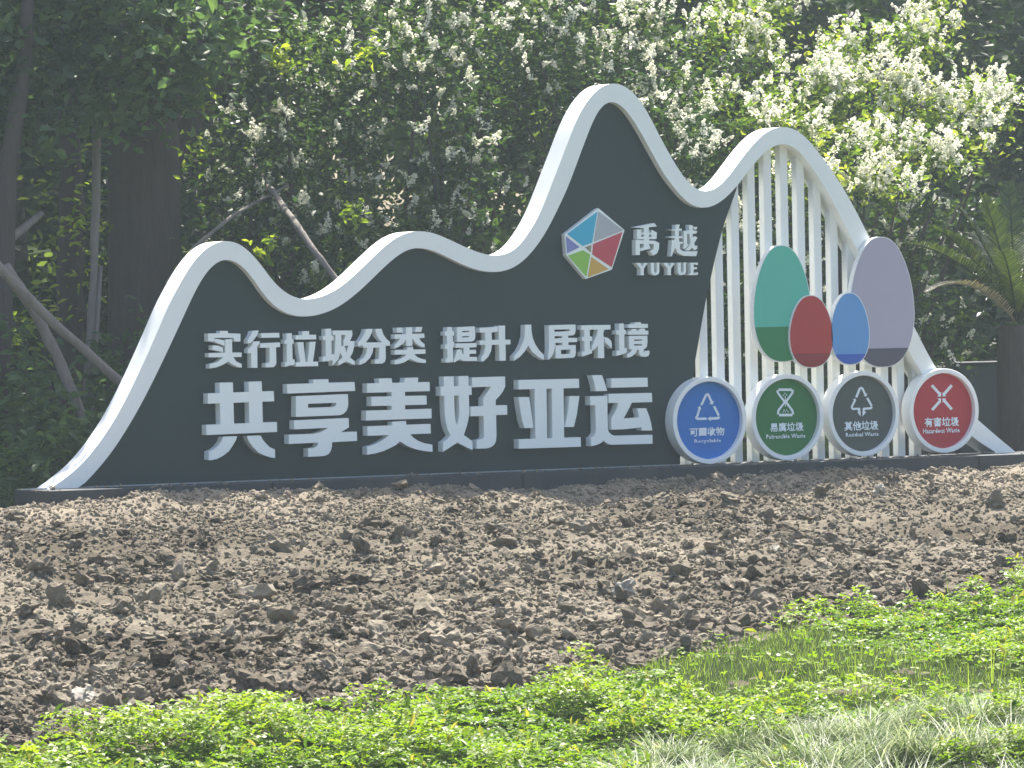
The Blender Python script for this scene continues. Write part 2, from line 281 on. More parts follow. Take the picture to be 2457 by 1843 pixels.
 'sy_green': ([[6131,496,6243,493,6243,511,6132,514],[6115,502,6116,484,6134,485,6133,503],[6118,480,6171,418,6185,426,6132,488],[6169,422,6169,411,6186,410,6187,422],[6171,415,6121,364,6135,355,6184,406],[6120,361,6115,332,6132,330,6137,358],[6134,484,6131,479,6125,477,6119,479,6116,484,6119,489,6125,491,6132,489],[6187,422,6184,417,6178,415,6171,417,6169,422,6172,427,6178,429,6184,427],[6186,410,6184,405,6177,403,6171,405,6169,411,6171,416,6178,418,6184,415],[6137,359,6134,354,6128,352,6122,355,6119,360,6122,365,6128,367,6135,365],[6243,504,6238,480,6256,477,6261,501],[6240,483,6191,429,6205,420,6254,474],[6189,424,6189,410,6207,410,6207,424],[6191,405,6237,352,6252,361,6205,414],[6236,355,6243,327,6260,330,6253,358],[6256,478,6253,473,6247,471,6241,473,6238,479,6241,484,6247,486,6253,484],[6207,424,6204,419,6198,417,6192,419,6189,424,6192,429,6198,431,6205,429],[6207,410,6204,404,6198,402,6191,405,6189,410,6192,415,6198,417,6204,415],[6253,356,6251,351,6244,349,6238,352,6235,357,6238,362,6245,364,6251,362],[6133,317,6244,315,6244,334,6133,336],[6185,459,6184,385,6189,385,6191,459],[6192,477,6189,473,6184,473,6181,477,6184,482,6190,481],[6179,466,6176,462,6171,462,6168,466,6171,470,6177,470],[6205,466,6202,462,6196,462,6193,467,6196,471,6202,470],[6173,349,6170,345,6165,345,6163,349,6166,353,6171,353],[6192,348,6190,345,6184,345,6182,349,6185,352,6190,352],[6214,348,6212,344,6207,344,6204,348,6207,352,6212,352],[6182,361,6179,357,6174,357,6171,361,6174,365,6179,365],[6202,360,6199,357,6194,357,6192,361,6194,364,6199,364]], []),
 'sy_grey': ([[6799,431,6833,498,6815,504,6781,438],[6821,498,6841,490,6849,503,6830,511],[6837,493,6862,447,6878,453,6853,499],[6854,496,6851,491,6845,489,6838,491,6836,497,6839,502,6845,504,6851,501],[6852,444,6885,461,6878,438],[6876,425,6914,367,6930,374,6892,432],[6771,417,6744,374,6758,367,6786,410],[6743,370,6744,354,6760,354,6759,371],[6759,370,6757,365,6751,363,6745,366,6743,370,6745,375,6751,377,6757,375],[6761,421,6783,428,6789,408],[6753,346,6814,346,6814,361,6753,361],[6805,354,6804,326,6823,326,6823,353],[6823,353,6820,348,6814,346,6808,349,6805,354,6808,359,6814,361,6821,359],[6916,370,6906,359,6921,350,6931,361],[6913,362,6852,360,6853,345,6914,347],[6844,353,6843,325,6861,325,6862,352],[6922,354,6920,349,6913,347,6907,349,6904,355,6907,360,6913,362,6920,359],[6862,352,6859,347,6853,345,6846,348,6844,353,6847,358,6853,360,6859,358],[6796,331,6825,336,6825,299],[6841,299,6842,336,6874,329]], []),
 'sy_red': ([[7438,499,7509,431,7527,444,7456,511],[7493,424,7527,455,7526,422],[7613,508,7542,444,7560,431,7631,494],[7540,453,7571,424,7540,422],[7455,322,7523,382,7505,395,7437,335],[7496,410,7526,410,7524,377],[7628,334,7563,399,7544,387,7609,322],[7539,410,7571,406,7539,377]], []),
}

# ---------------------------------------------------------------- shapes on the sign plane
def ext(name, polys, holes, yf, yb, mat, parent, mm=1000.0):
    """union of flat polygons (x, z) minus holes, extruded from y = yf (front) back to y = yb"""
    P2 = [[(p[i] / mm, p[i + 1] / mm) for i in range(0, len(p), 2)] for p in polys]
    H2 = [[(p[i] / mm, p[i + 1] / mm) for i in range(0, len(p), 2)] for p in holes]
    vs, fs = [], []
    for k, p in enumerate(P2 + H2):
        if sum(a[0] * b[1] - b[0] * a[1] for a, b in zip(p, p[1:] + p[:1])) < 0: p = p[::-1]
        s = len(vs); vs += [Vector(q) for q in p]
        fs.append(list(range(s, s + len(p))))
    V, E, Fc, ov, oe, of = delaunay_2d_cdt(vs, [], fs, 1, 1e-5)
    npoly = len(P2)
    keep = [f for f, o in zip(Fc, of) if any(i < npoly for i in o) and not any(i >= npoly for i in o)]
    return solid(name, [tuple(v) for v in V], keep, yf, yb, mat, parent)

def solid(name, V, keep, yf, yb, mat, parent):
    bm = bmesh.new()
    tri = []
    for f in keep:
        a = sum(V[f[i]][0] * V[f[(i + 1) % len(f)]][1] - V[f[(i + 1) % len(f)]][0] * V[f[i]][1] for i in range(len(f)))
        tri.append(tuple(f) if a > 0 else tuple(reversed(f)))
    cnt = {}
    for f in tri:
        for i in range(len(f)):
            cnt[(f[i], f[(i + 1) % len(f)])] = 1
    bnd = [e for e in cnt if (e[1], e[0]) not in cnt]
    fr, bk, f2, b2 = {}, {}, {}, {}
    def g(d, i, y):
        if i not in d: d[i] = bm.verts.new((V[i][0], y, V[i][1]))
        return d[i]
    for f in tri:
        bm.faces.new([g(fr, i, yf) for i in f])          # seen from -y: counter-clockwise in (x, z)
        bm.faces.new([g(bk, i, yb) for i in reversed(f)])
    for a, b in bnd:
        bm.faces.new([g(f2, b, yf), g(f2, a, yf), g(b2, a, yb), g(b2, b, yb)])
    return bm_obj(name, bm, mat, parent)

def box(name, x0, x1, y0, y1, z0, z1, mat, parent=None, bev=0.0):
    bm = bmesh.new()
    bmesh.ops.create_cube(bm, size=1)
    for v in bm.verts:
        v.co = ((x0 + x1) / 2 + v.co.x * (x1 - x0), (y0 + y1) / 2 + v.co.y * (y1 - y0), (z0 + z1) / 2 + v.co.z * (z1 - z0))
    if bev: bmesh.ops.bevel(bm, geom=bm.edges[:], offset=bev, segments=2, affect='EDGES')
    return bm_obj(name, bm, mat, parent)

def tube(bm, pts, rad, seg=10, jit=0.0, cap=True):
    rings = []
    n = len(pts)
    for i, p in enumerate(pts):
        p = Vector(p)
        d = (Vector(pts[min(i + 1, n - 1)]) - Vector(pts[max(i - 1, 0)])).normalized()
        a = d.cross(Vector((0, 1, 0.13))).normalized(); b = d.cross(a)
        r = rad[i] if hasattr(rad, '__len__') else rad
        rings.append([bm.verts.new(p + (a * math.cos(t) + b * math.sin(t)) * r * (1 + jit * RND.uniform(-1, 1)))
                      for t in [2 * math.pi * k / seg for k in range(seg)]])
    for A, B in zip(rings, rings[1:]):
        for k in range(seg):
            bm.faces.new((A[k], A[(k + 1) % seg], B[(k + 1) % seg], B[k]))
    if cap:
        bm.faces.new(rings[0][::-1]); bm.faces.new(rings[-1])

def smooth_path(p, sub=5):
    """Catmull-Rom through flat points"""
    P = np.array(p, float); out = []
    P = np.vstack([2 * P[0] - P[1], P, 2 * P[-1] - P[-2]])
    for i in range(1, len(P) - 2):
        a, b, c, d = P[i - 1:i + 3]
        for k in range(sub):
            t = k / sub
            out.append(.5 * (2 * b + (c - a) * t + (2 * a - 5 * b + 4 * c - d) * t * t + (3 * b - a - 3 * c + d) * t ** 3))
    out.append(P[-2])
    return np.array(out)

def lowpass(P, k=2):
    """evens out hand-taken points along a curve"""
    d = np.r_[0, np.cumsum(np.hypot(*np.diff(P, axis=0).T))]
    s = np.linspace(0, d[-1], int(d[-1] / .03))
    Q = np.c_[np.interp(s, d, P[:, 0]), np.interp(s, d, P[:, 1])]
    for _ in range(k):
        R = Q.copy(); R[1:-1] = .25 * Q[:-2] + .5 * Q[1:-1] + .25 * Q[2:]; Q = R
    return Q
# ---------------------------------------------------------------- the sign
SIGN = empty('sign_board', (4.0, 0.0, 0.0), 'long low mountain-shaped sign with white wavy outline, dark panel and raised lettering', 'sign')
outer = lowpass(smooth_path(np.array(DATA_O).reshape(-1, 2) / 1000.0, 6), 14)
inner = lowpass(smooth_path(np.array(DATA_I).reshape(-1, 2) / 1000.0, 6), 14)
outer = np.vstack([[outer[0][0] - .035, .0005], outer, [outer[-1][0] + .01, .0005]])
inner = np.vstack([[inner[0][0] - .01, .0005], inner, [inner[-1][0] + .004, .0005]])
# resample both to the same count and pair them: one ribbon of quads
def resamp(P, n):
    d = np.r_[0, np.cumsum(np.hypot(*np.diff(P, axis=0).T))]
    s = np.linspace(0, d[-1], n)
    return np.c_[np.interp(s, d, P[:, 0]), np.interp(s, d, P[:, 1])]
oo = resamp(outer, 420)
dense = resamp(inner, 4000)
ii = []
last = 0
for k, p in enumerate(oo):                                           # nearest partner, never going back
    w = dense[last:last + 120]
    j = int(np.argmin(((w - p) ** 2).sum(1))) if 0 < k < len(oo) - 1 else (0 if k == 0 else len(w) - 1)
    if k == len(oo) - 1: j = len(dense) - 1 - last
    last += j; ii.append(dense[last])
ii = np.array(ii)
YF, YB = -.06, .15
bm = bmesh.new()
n = len(oo)
def col4(y): return [bm.verts.new((p[0], y, p[1])) for p in oo], [bm.verts.new((p[0], y, p[1])) for p in ii]
fo, fi = col4(YF); bo, bi = col4(YB); so, si = col4(YF); to, ti = col4(YB)
for k in range(n - 1):
    def q(*v):
        v = [x for i, x in enumerate(v) if all((x.co - w.co).length > 1e-7 for w in v[:i])]
        if len(v) > 2: return bm.faces.new(v)
    q(fo[k], fi[k], fi[k + 1], fo[k + 1]); q(bo[k], bo[k + 1], bi[k + 1], bi[k])
    f = q(so[k], so[k + 1], to[k + 1], to[k]);
    if f: f.smooth = True
    f = q(si[k], ti[k], ti[k + 1], si[k + 1])
    if f: f.smooth = True
bmesh.ops.recalc_face_normals(bm, faces=bm.faces[:])
frame = bm_obj('wavy_frame', bm, WHITE, SIGN)
mid = (oo + ii) / 2
# dark panel, closed on the right by the slanting edge
diag = [(DATA_D[i] / 1000.0, DATA_D[i + 1] / 1000.0) for i in range(0, len(DATA_D), 2)]
cut = diag[0][0]
poly = [(mid[0][0] + .05, .001)] + [tuple(p) for p in mid[3:] if p[0] < cut + .03]
kk = [k for k, p in enumerate(poly) if p[0] < cut + .03][-1]
poly = poly[:kk + 1] + diag[1:-1] + [(diag[-1][0], .001)]
ext('back_panel', [[c for p in poly for c in p]], [], 0.0, .028, PANEL, SIGN, 1.0)
# plinth
for a, b in zip((.42, 1.998, 3.878, 5.758, 7.638), (1.994, 3.874, 5.754, 7.634, 9.6)):
    box('plinth', a, b, -.36, .20, -.24, -.002, BASEM, SIGN, .005)
box('edge_light_strip', .38, diag[-1][0], -.010, -.001, -.0015, .006, flat('edge_light_grey', (.30, .33, .34)), SIGN)  # pale strip painted as the light caught along the base edge
# slats, each up to the frame above it
def top_z(x):
    c = [p[1] for p in mid if abs(p[0] - x) < .02]
    return max(c) if c else .1
for k in range(16):
    xr = 5.335 + .1388 * k
    x0, x1 = xr - .064, xr
    z = min(top_z(x0), top_z(x1))
    if k == 0: z = min(z, 2.0)
    box('slat', x0, x1, .030, .098, 0.0, z, WHITE, SIGN, .003)
# raised letters
for k, (polys, holes) in DATA_L.items():
    if k in '共享美好亚运': ext('letter', polys, holes, -.07, 0.001, LETTER, SIGN)
    elif len(k) == 1 and k in '实行垃圾分类提升人居环境': ext('letter', polys, holes, -.06, 0.001, LETTER, SIGN)
    elif k in ('禹', '越', 'Y0', 'U0', 'Y1', 'U1', 'E0'): ext('letter', polys, holes, -.05, 0.001, LETTER, SIGN)
plate = ext('logo_plate', *DATA_L['plate'], -.045, .001, LETTER, SIGN)
LGC = dict(cyan=(.035, .40, .60), grey=(.40, .42, .45), purple=(.20, .22, .50), brown=(.26, .25, .16), red=(.50, .055, .085), green=(.25, .50, .075), orange=(.60, .36, .08))
for k, c in LGC.items():
    ext('logo_piece', *DATA_L['lg_' + k], -.048, -.044, flat('logo_' + k, c), plate).location = (0, 0, 0)

# text set in type, thickened
def glyph_text(s, x0, x1, z0, z1, yf, bold, mat, parent):
    cu = bpy.data.curves.new('caption', 'FONT'); cu.body = s; cu.resolution_u = 2 if ord(s[0]) > 255 else 1
    to_ = bpy.data.objects.new('caption', cu)
    me = bpy.data.meshes.new_from_object(to_)
    bpy.data.objects.remove(to_); bpy.data.curves.remove(cu)
    V = [v.co.copy() for v in me.vertices]
    F_ = [list(p.vertices) for p in me.polygons]
    bpy.data.meshes.remove(me)
    lx, hx = min(v.x for v in V), max(v.x for v in V); ly, hy = min(v.y for v in V), max(v.y for v in V)
    b = bold
    sx = (x1 - x0 - 2 * b) / (hx - lx); sz = (z1 - z0 - 2 * b) / (hy - ly)
    W = [Vector((x0 + b + (v.x - lx) * sx, z0 + b + (v.y - ly) * sz)) for v in V]
    # weld equal points
    key = {}; rm = []; U = []
    for v in W:
        kx = (round(v.x, 5), round(v.y, 5))
        if kx not in key: key[kx] = len(U); U.append(v)
        rm.append(key[kx])
    F_ = [[rm[i] for i in f] for f in F_]
    F_ = [f for f in F_ if len(set(f)) == 3 or len(set(f)) == len(f) > 2]
    F_ = [list(dict.fromkeys(f)) for f in F_]
    cnt = {}
    for f in F_:
        for i in range(len(f)):
            e = tuple(sorted((f[i], f[(i + 1) % len(f)]))); cnt[e] = cnt.get(e, 0) + 1
    bnd = [e for e, c in cnt.items() if c == 1]
    vs = list(U); fs = [list(f) for f in F_]
    if b > 0:
        for a, c in bnd:
            A, B = U[a], U[c]; d = B - A
            if d.length < 1e-6: continue
            d.normalize(); nn = Vector((-d.y, d.x)) * b; d = d * (b * .6)
            s_ = len(vs); vs += [A + nn - d, B + nn + d, B - nn + d, A - nn - d]; fs.append([s_, s_ + 1, s_ + 2, s_ + 3])
    fs = [f if sum(vs[a].x * vs[c].y - vs[c].x * vs[a].y for a, c in zip(f, f[1:] + f[:1])) > 0 else f[::-1] for f in fs]
    R = delaunay_2d_cdt(vs, [], fs, 1, 1e-6)
    keep = [f for f, o in zip(R[2], R[5]) if len(o)]
    o = solid('caption', [tuple(v) for v in R[0]], keep, yf, yf + .0015, mat, parent)
    o.location = (0, 0, 0)
    return o

PRINT = flat('print_white', (.72, .80, .86))
DISC = [('blue', 5.534, .306, (.012, .155, .52), '可回收物', 'Recyclable', 'blue round recyclable waste sign'),
        ('green', 6.184, .311, (.012, .155, .045), '易腐垃圾', 'Putrescible Waste', 'green round food waste sign with an hourglass'),
        ('grey', 6.832, .319, (.058, .075, .080), '其他垃圾', 'Residual Waste', 'dark grey round residual waste sign'),
        ('red', 7.528, .321, (.40, .022, .045), '有害垃圾', 'Hazardous Waste', 'red round hazardous waste sign')]
def ring_mesh(cx, cz, profile, seg=96):
    """lathe about the y axis; profile = [(r, y)] closed loop"""
    bm = bmesh.new()
    for (r1, y1), (r2, y2) in zip(profile, profile[1:] + profile[:1]):
        A = [bm.verts.new((cx + r1 * math.cos(t), y1, cz + r1 * math.sin(t))) for t in [2 * math.pi * k / seg for k in range(seg)]]
        B = [bm.verts.new((cx + r2 * math.cos(t), y2, cz + r2 * math.sin(t))) for t in [2 * math.pi * k / seg for k in range(seg)]]
        for k in range(seg):
            bm.faces.new((A[k], A[(k + 1) % seg], B[(k + 1) % seg], B[k])).smooth = True
    bmesh.ops.recalc_face_normals(bm, faces=bm.faces[:])
    return bm
for nm, cx, cz, c, zh, en, lab in DISC:
    ro, ri, fy = .303, .270, -.107
    cz = max(cz, ro + .002)
    rim = bm_obj('round_sign', ring_mesh(cx, cz, [(ro, fy + .003), (ro - .003, fy), (ri + .002, fy), (ri, fy + .002), (ri, -.002), (ro, -.002)]), WHITE, SIGN)
    rim['label'] = lab
    bm = bmesh.new()
    vs = [bm.verts.new((cx + (ri + .001) * math.cos(t), -.067, cz + (ri + .001) * math.sin(t))) for t in [2 * math.pi * k / 96 for k in range(96)]]
    bm.faces.new(vs)
    ex = bmesh.ops.extrude_face_region(bm, geom=bm.faces[:])
    for v in [g for g in ex['geom'] if isinstance(g, bmesh.types.BMVert)]: v.co.y += .05
    bmesh.ops.recalc_face_normals(bm, faces=bm.faces[:])
    bm_obj('sign_face', bm, flat('face_' + nm, c, .22), rim).location = (0, 0, 0)
    ext('symbol', *DATA_L['sy_' + nm], -.0695, -.068, PRINT, rim).location = (0, 0, 0)
    for s, bold in ((zh, .0013), (en, .0005)):
        x0, x1, z0, z1 = DATA_CAP[s]
        glyph_text(s, x0, x1, z0, z1, -.0695, bold, PRINT, rim)

# plain oval cut-out boards in the colours of the row (left blank)
BO = dict(green=(5.905, 6.388, .698, 1.519, .946, -.115, (.085, .46, .36), (.015, .20, .075)),
          grey=(6.717, 7.271, .642, 1.572, .779, -.115, (.40, .37, .47), (.085, .080, .12)),
          red=(6.188, 6.557, .652, 1.165, .755, -.135, (.40, .028, .035), (.24, .014, .024)),
          blue=(6.537, 6.868, .666, 1.179, .743, -.135, (.11, .30, .62), (.03, .10, .45)))
def egg(x0, x1, z0, z1, inset=0.0, n=72):
    cx, rx, h = (x0 + x1) / 2, (x1 - x0) / 2 - inset, (z1 - z0) / 2 - inset
    cz = (z0 + z1) / 2; out = []
    for k in range(n):
        t = 2 * math.pi * k / n
        z = math.sin(t); w = math.cos(t) * (1 - .17 * z)
        w = math.copysign(abs(w) ** .86, w)
        out.append((cx + rx * w * 1.0, cz + h * z))
    return out
def clip_below(P, zc):
    out = []
    for a, b in zip(P, P[1:] + P[:1]):
        if a[1] <= zc: out.append(a)
        if (a[1] <= zc) != (b[1] <= zc):
            t = (zc - a[1]) / (b[1] - a[1]); out.append((a[0] + (b[0] - a[0]) * t, zc))
    return out
def fl(P): return [c for p in P for c in p]
for nm, (x0, x1, z0, z1, zb, yf, c1, c2) in BO.items():
    b = ext('cutout_board', [fl(egg(x0, x1, z0, z1))], [], yf, yf + .042, BOARD_EDGE, SIGN, 1.0)
    b['label'] = {'green': 'tall teal oval board with a dark green foot', 'grey': 'tall lilac grey oval board with a charcoal foot',
                  'red': 'short red oval board', 'blue': 'short light blue oval board with a blue foot'}[nm]
    E_ = egg(x0, x1, z0, z1, .006)
    ext('board_face', [fl(E_)], [], yf - .0015, yf + .001, flat('board_' + nm, c1, .25), b, 1.0).location = (0, 0, 0)
    ext('board_foot_band', [fl(clip_below(E_, zb))], [], yf - .003, yf + .0005, flat('band_' + nm, c2, .25), b, 1.0).location = (0, 0, 0)
    for xx in ((x0 + x1) / 2 - .09, (x0 + x1) / 2 + .03):            # stand-off brackets on the slats
        box('bracket', xx, xx + .05, yf + .041, .031, (z0 + z1) / 2 - .02, (z0 + z1) / 2 + .02, WHITE, b).location = (0, 0, 0)
# ---------------------------------------------------------------- ground
def gz(x, y):
    """ground height: level behind the sign, falling gently towards the road"""
    x = np.asarray(x, float); y = np.asarray(y, float)
    z = -.10 + .085 * np.clip(y + .05, -11.5, 0)
    return z + .02 * np.sin(x * 1.3 + y * .7) * np.clip(-y / 3, 0, 1)

def fbm(x, y, seed, f0, oct=5, gain=.5):
    rs = np.random.default_rng(seed); out = np.zeros_like(x); a = 1.0; f = f0
    for _ in range(oct):
        # value noise on a hashed lattice
        tab = rs.random((64, 64)); u = x * f; v = y * f
        i = np.floor(u).astype(int); j = np.floor(v).astype(int); s = u - i; t = v - j
        s = s * s * (3 - 2 * s); t = t * t * (3 - 2 * t)
        A = tab[i % 64, j % 64]; B = tab[(i + 1) % 64, j % 64]; C_ = tab[i % 64, (j + 1) % 64]; D = tab[(i + 1) % 64, (j + 1) % 64]
        out += a * ((A * (1 - s) + B * s) * (1 - t) + (C_ * (1 - s) + D * s) * t - .5)
        a *= gain; f *= 2.03
    return out

LX = np.array([-7.0, -3.27, -1.78, .24, 1.5, 2.3, 3.26, 4.62, 9.0])
LY = np.array([-10.3, -8.65, -8.05, -7.55, -6.65, -6.15, -6.05, -5.45, -3.5])
def lawn_edge(x): return np.interp(x, LX, LY)
def xl(y): return .2 + .44 * y - 1.2
def xr(y): return 8.1 + .72 * y + 1.4

MAT_EARTH = soil_mat('earth', False)
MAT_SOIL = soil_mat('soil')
def lawn_soil():
    m, nt, out = newmat('lawn_soil')
    geo = N(nt, 'ShaderNodeNewGeometry'); n = N(nt, 'ShaderNodeTexNoise', Scale=9.0, Detail=6.0)
    nt.links.new(geo.outputs['Position'], n.inputs['Vector'])
    p = N(nt, 'ShaderNodeBsdfDiffuse', Roughness=1.0)
    nt.links.new(mix_rgb(nt, n.outputs['Fac'], (.030, .050, .016), (.07, .085, .035)), p.inputs['Color'])
    nt.links.new(p.outputs[0], out.inputs[0]); return m
MAT_LAWN = lawn_soil()

gx = np.r_[np.linspace(-260, -20, 13), np.linspace(-15, 25, 41), np.linspace(30, 260, 13)]
gy = np.r_[np.linspace(-200, -15, 12), np.linspace(-12, 12, 25), np.linspace(16, 300, 14)]
X, Y = np.meshgrid(gx, gy); Z = gz(X, Y) - .06
V = np.c_[X.ravel(), Y.ravel(), Z.ravel()]; w = len(gx)
I_ = np.arange(len(gy) - 1)[:, None] * w + np.arange(w - 1)[None]
Fq = np.stack([I_, I_ + 1, I_ + 1 + w, I_ + w], -1).reshape(-1, 4)
tag(obj('ground', np_mesh('ground', V, [Fq], smooth=True), MAT_LAWN), kind='structure')

def strip_grid(ys, nx, left, right, zf):
    U = np.linspace(0, 1, nx)
    Yg = np.repeat(ys[:, None], nx, 1); L_ = left(ys)[:, None]; R_ = right(ys)[:, None]
    Xg = L_ + (R_ - L_) * U[None]
    Zg = zf(Xg, Yg)
    V = np.c_[Xg.ravel(), Yg.ravel(), Zg.ravel()]
    I_ = np.arange(len(ys) - 1)[:, None] * nx + np.arange(nx - 1)[None]
    return V, np.stack([I_, I_ + 1, I_ + 1 + nx, I_ + nx], -1).reshape(-1, 4)
def bank(x, y):                                                     # earth heaped loosely along the plinth
    return .055 * np.exp(-((y + .62) / .30) ** 2) * (1 + 1.5 * fbm(x, y, 44, .8, 3)) 
def soil_z(x, y):
    return gz(x, y) + .055 * fbm(x, y, 3, .9, 2) + .055 * fbm(x, y, 5, 5.0, 5, .62) + bank(x, y) * (y < 0)
V, Fq = strip_grid(np.linspace(-9.4, .3, 300), 370, lambda y: xl(y) - 1.6, lambda y: xr(y) + 3.2, soil_z)
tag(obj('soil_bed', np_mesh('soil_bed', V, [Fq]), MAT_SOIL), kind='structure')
def lawn_z(x, y):
    d = lawn_edge(x) - y
    return gz(x, y) + .05 * np.clip(d / .4, -1.5, 1) + .03 * fbm(x, y, 8, 1.0, 3) - .01
V, Fq = strip_grid(np.linspace(-13, -2.6, 120), 120, lambda y: xl(y) - 2.2, lambda y: xr(y) + 3.6, lawn_z)
tag(obj('lawn', np_mesh('lawn', V, [Fq], smooth=True), MAT_LAWN), kind='structure')

# ---------------------------------------------------------------- clods of tilled earth
def ico(sub):
    bm = bmesh.new(); bmesh.ops.create_icosphere(bm, subdivisions=sub, radius=1.0)
    V = np.array([v.co[:] for v in bm.verts]); F_ = np.array([[v.index for v in f.verts] for f in bm.faces]); bm.free()
    return V, F_
def rocks(base, nvar, seed):
    """crumbly lumps: ridged waves over a ball, with a facet or two broken off"""
    V, F_ = ico(base); rs = np.random.default_rng(seed); out = []
    for _ in range(nvar):
        W = V.copy(); r = np.ones(len(V))
        for f, a in ((1.6, .20), (3.3, .15), (6.5, .09), (12.0, .05))[:base + 1]:
            for _k in range(3):
                d = rs.normal(size=3); d /= np.linalg.norm(d)
                r += a * (1 - 2 * np.abs(np.sin(V @ d * f + rs.uniform(0, 6)))) * .8
        W = W * np.clip(r, .35, 1.6)[:, None]
        for _c in range(3):
            d = rs.normal(size=3); d /= np.linalg.norm(d); h = rs.uniform(.5, .85)
            s = W @ d; W = W - np.where(s > h, (s - h) * .85, 0)[:, None] * d
        W += rs.normal(size=W.shape) * .035
        W *= np.array([rs.uniform(.8, 1.3), rs.uniform(.8, 1.2), rs.uniform(.6, .9)])
        out.append(W)
    return out, F_
def rand_rot(n, tilt=1.0):
    q = NR.normal(size=(n, 4)); q /= np.linalg.norm(q, axis=1)[:, None]
    a, b, c, d = q.T
    return np.stack([np.stack([1 - 2 * (c * c + d * d), 2 * (b * c - a * d), 2 * (b * d + a * c)], -1),
                     np.stack([2 * (b * c + a * d), 1 - 2 * (b * b + d * d), 2 * (c * d - a * b)], -1),
                     np.stack([2 * (b * d - a * c), 2 * (c * d + a * b), 1 - 2 * (b * b + c * c)], -1)], 1)
def scatter(base, nvar, seed, P, S):
    var, F_ = rocks(base, nvar, seed); n = len(P); k = NR.integers(0, nvar, n)
    W = np.array(var)[k] * S[:, None, None]
    R = rand_rot(n) * 1.0
    W = np.einsum('nij,nkj->nki', R, W); W[:, :, 2] *= .85; W += P[:, None, :]
    m = W.shape[1]
    Fa = (F_[None] + (np.arange(n) * m)[:, None, None]).reshape(-1, 3)
    t = np.repeat(NR.random(n), len(F_))
    return W.reshape(-1, 3), Fa, t
def soil_points(n, keep=None):
    y = -.38 - NR.random(n) ** .9 * 9.6; x = xl(y) + (xr(y) - xl(y)) * NR.random(n)
    e = lawn_edge(x) + .18 * fbm(x, y, 21, 2.5, 3)
    ok = y > e - .12
    if keep is not None: ok &= keep(x, y)
    return x[ok], y[ok]
parts = []
for (n, lo, hi, base, pw) in ((2300, .048, .115, 3, 2.2), (17000, .022, .058, 2, 2.1), (40000, .011, .026, 1, 1.1), (15000, .009, .034, 1, 2.0)):
    x, y = soil_points(n)
    if n == 15000:
        y = -.36 - NR.random(n) ** 1.3 * 1.9; x = xl(y) + (xr(y) - xl(y)) * NR.random(n)
    near = np.clip((-y) / 7.0, 0, 1)
    cl = np.clip(.5 + 1.6 * fbm(x, y, 31, .7, 3), 0, 1)             # coarse and fine patches
    if base > 1:
        ok = NR.random(len(x)) < (.20 + .45 * near * cl + .35 * near ** 4); x, y, near, cl = x[ok], y[ok], near[ok], cl[ok]
    s = lo + (hi - lo) * NR.random(len(x)) ** pw * (.55 + .45 * near)
    z = soil_z(x, y) + s * .25
    parts.append(scatter(base, 14, n, np.c_[x, y, z], s))
off = 0; VV, FF, TT = [], [], []
for V, F_, t in parts: VV.append(V); FF.append(F_ + off); TT.append(t); off += len(V)
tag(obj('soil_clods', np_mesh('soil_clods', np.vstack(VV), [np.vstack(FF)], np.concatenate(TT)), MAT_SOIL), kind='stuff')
# crumbs spilled on the plinth, straw and pale stones on the bed
n = 170
x = NR.uniform(.3, 9.2, n); y = NR.uniform(-.35, -.02, n); s = NR.uniform(.004, .016, n) * (.5 + NR.random(n))
Vf, Ff, tf = scatter(1, 5, 77, np.c_[x, y, -.002 + s * .5], s)
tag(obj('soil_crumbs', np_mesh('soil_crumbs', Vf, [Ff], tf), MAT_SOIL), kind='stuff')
bm = bmesh.new()
for _ in range(170):
    y_ = -RND.uniform(.5, 8.6); x_ = RND.uniform(float(xl(y_)) + .5, float(xr(y_)) - .5)
    if y_ < lawn_edge(x_) + .1: continue
    a_ = RND.uniform(0, 6.28); l_ = RND.uniform(.03, .16); z_ = float(soil_z(np.array(x_), np.array(y_))) + .03
    p0 = Vector((x_, y_, z_)); d_ = Vector((math.cos(a_), math.sin(a_), RND.uniform(-.1, .25))) * l_
    tube(bm, [p0, p0 + d_ * .5 + Vector((0, 0, RND.uniform(0, .02))), p0 + d_], [.0022, .002, .0012], 4)
tag(bm_obj('dry_stalks', bm, bark_mat('straw', (.25, .20, .13), (.50, .43, .32))), kind='stuff')
PALE = bark_mat('pale_stone', (.20, .18, .15), (.36, .33, .28), 3)
for (px, py, s, lab) in ((1492, 1420, .075, 'large pale stone in the middle of the soil above the clover edge'), (1858, 1334, .055, 'pale stone right of the middle of the soil bed'),
                         (196, 1690, .10, 'biggest pale lump near the lower left edge of the clover'), (705, 1265, .03, 'small whitish stone in the soil under the big lettering'), (2110, 1095 + 90, .06, 'pale rounded stone at the foot of the plinth under the red round sign'),
                         (184, 1490, .028, 'small whitish stone in the soil at the left')):
    x_, y_ = on_ground(px, py)
    Vf, Ff, tf = scatter(3, 1, int(px), np.array([[0, 0, 0.]]), np.array([s]))
    o = obj('pale_stone', np_mesh('pale_stone', Vf, [Ff], tf), PALE); o.location = (x_, y_, float(soil_z(np.array(x_), np.array(y_))) + s * .4)
    tag(o, lab, 'stone')
print('clods', sum(len(f) for f in FF))

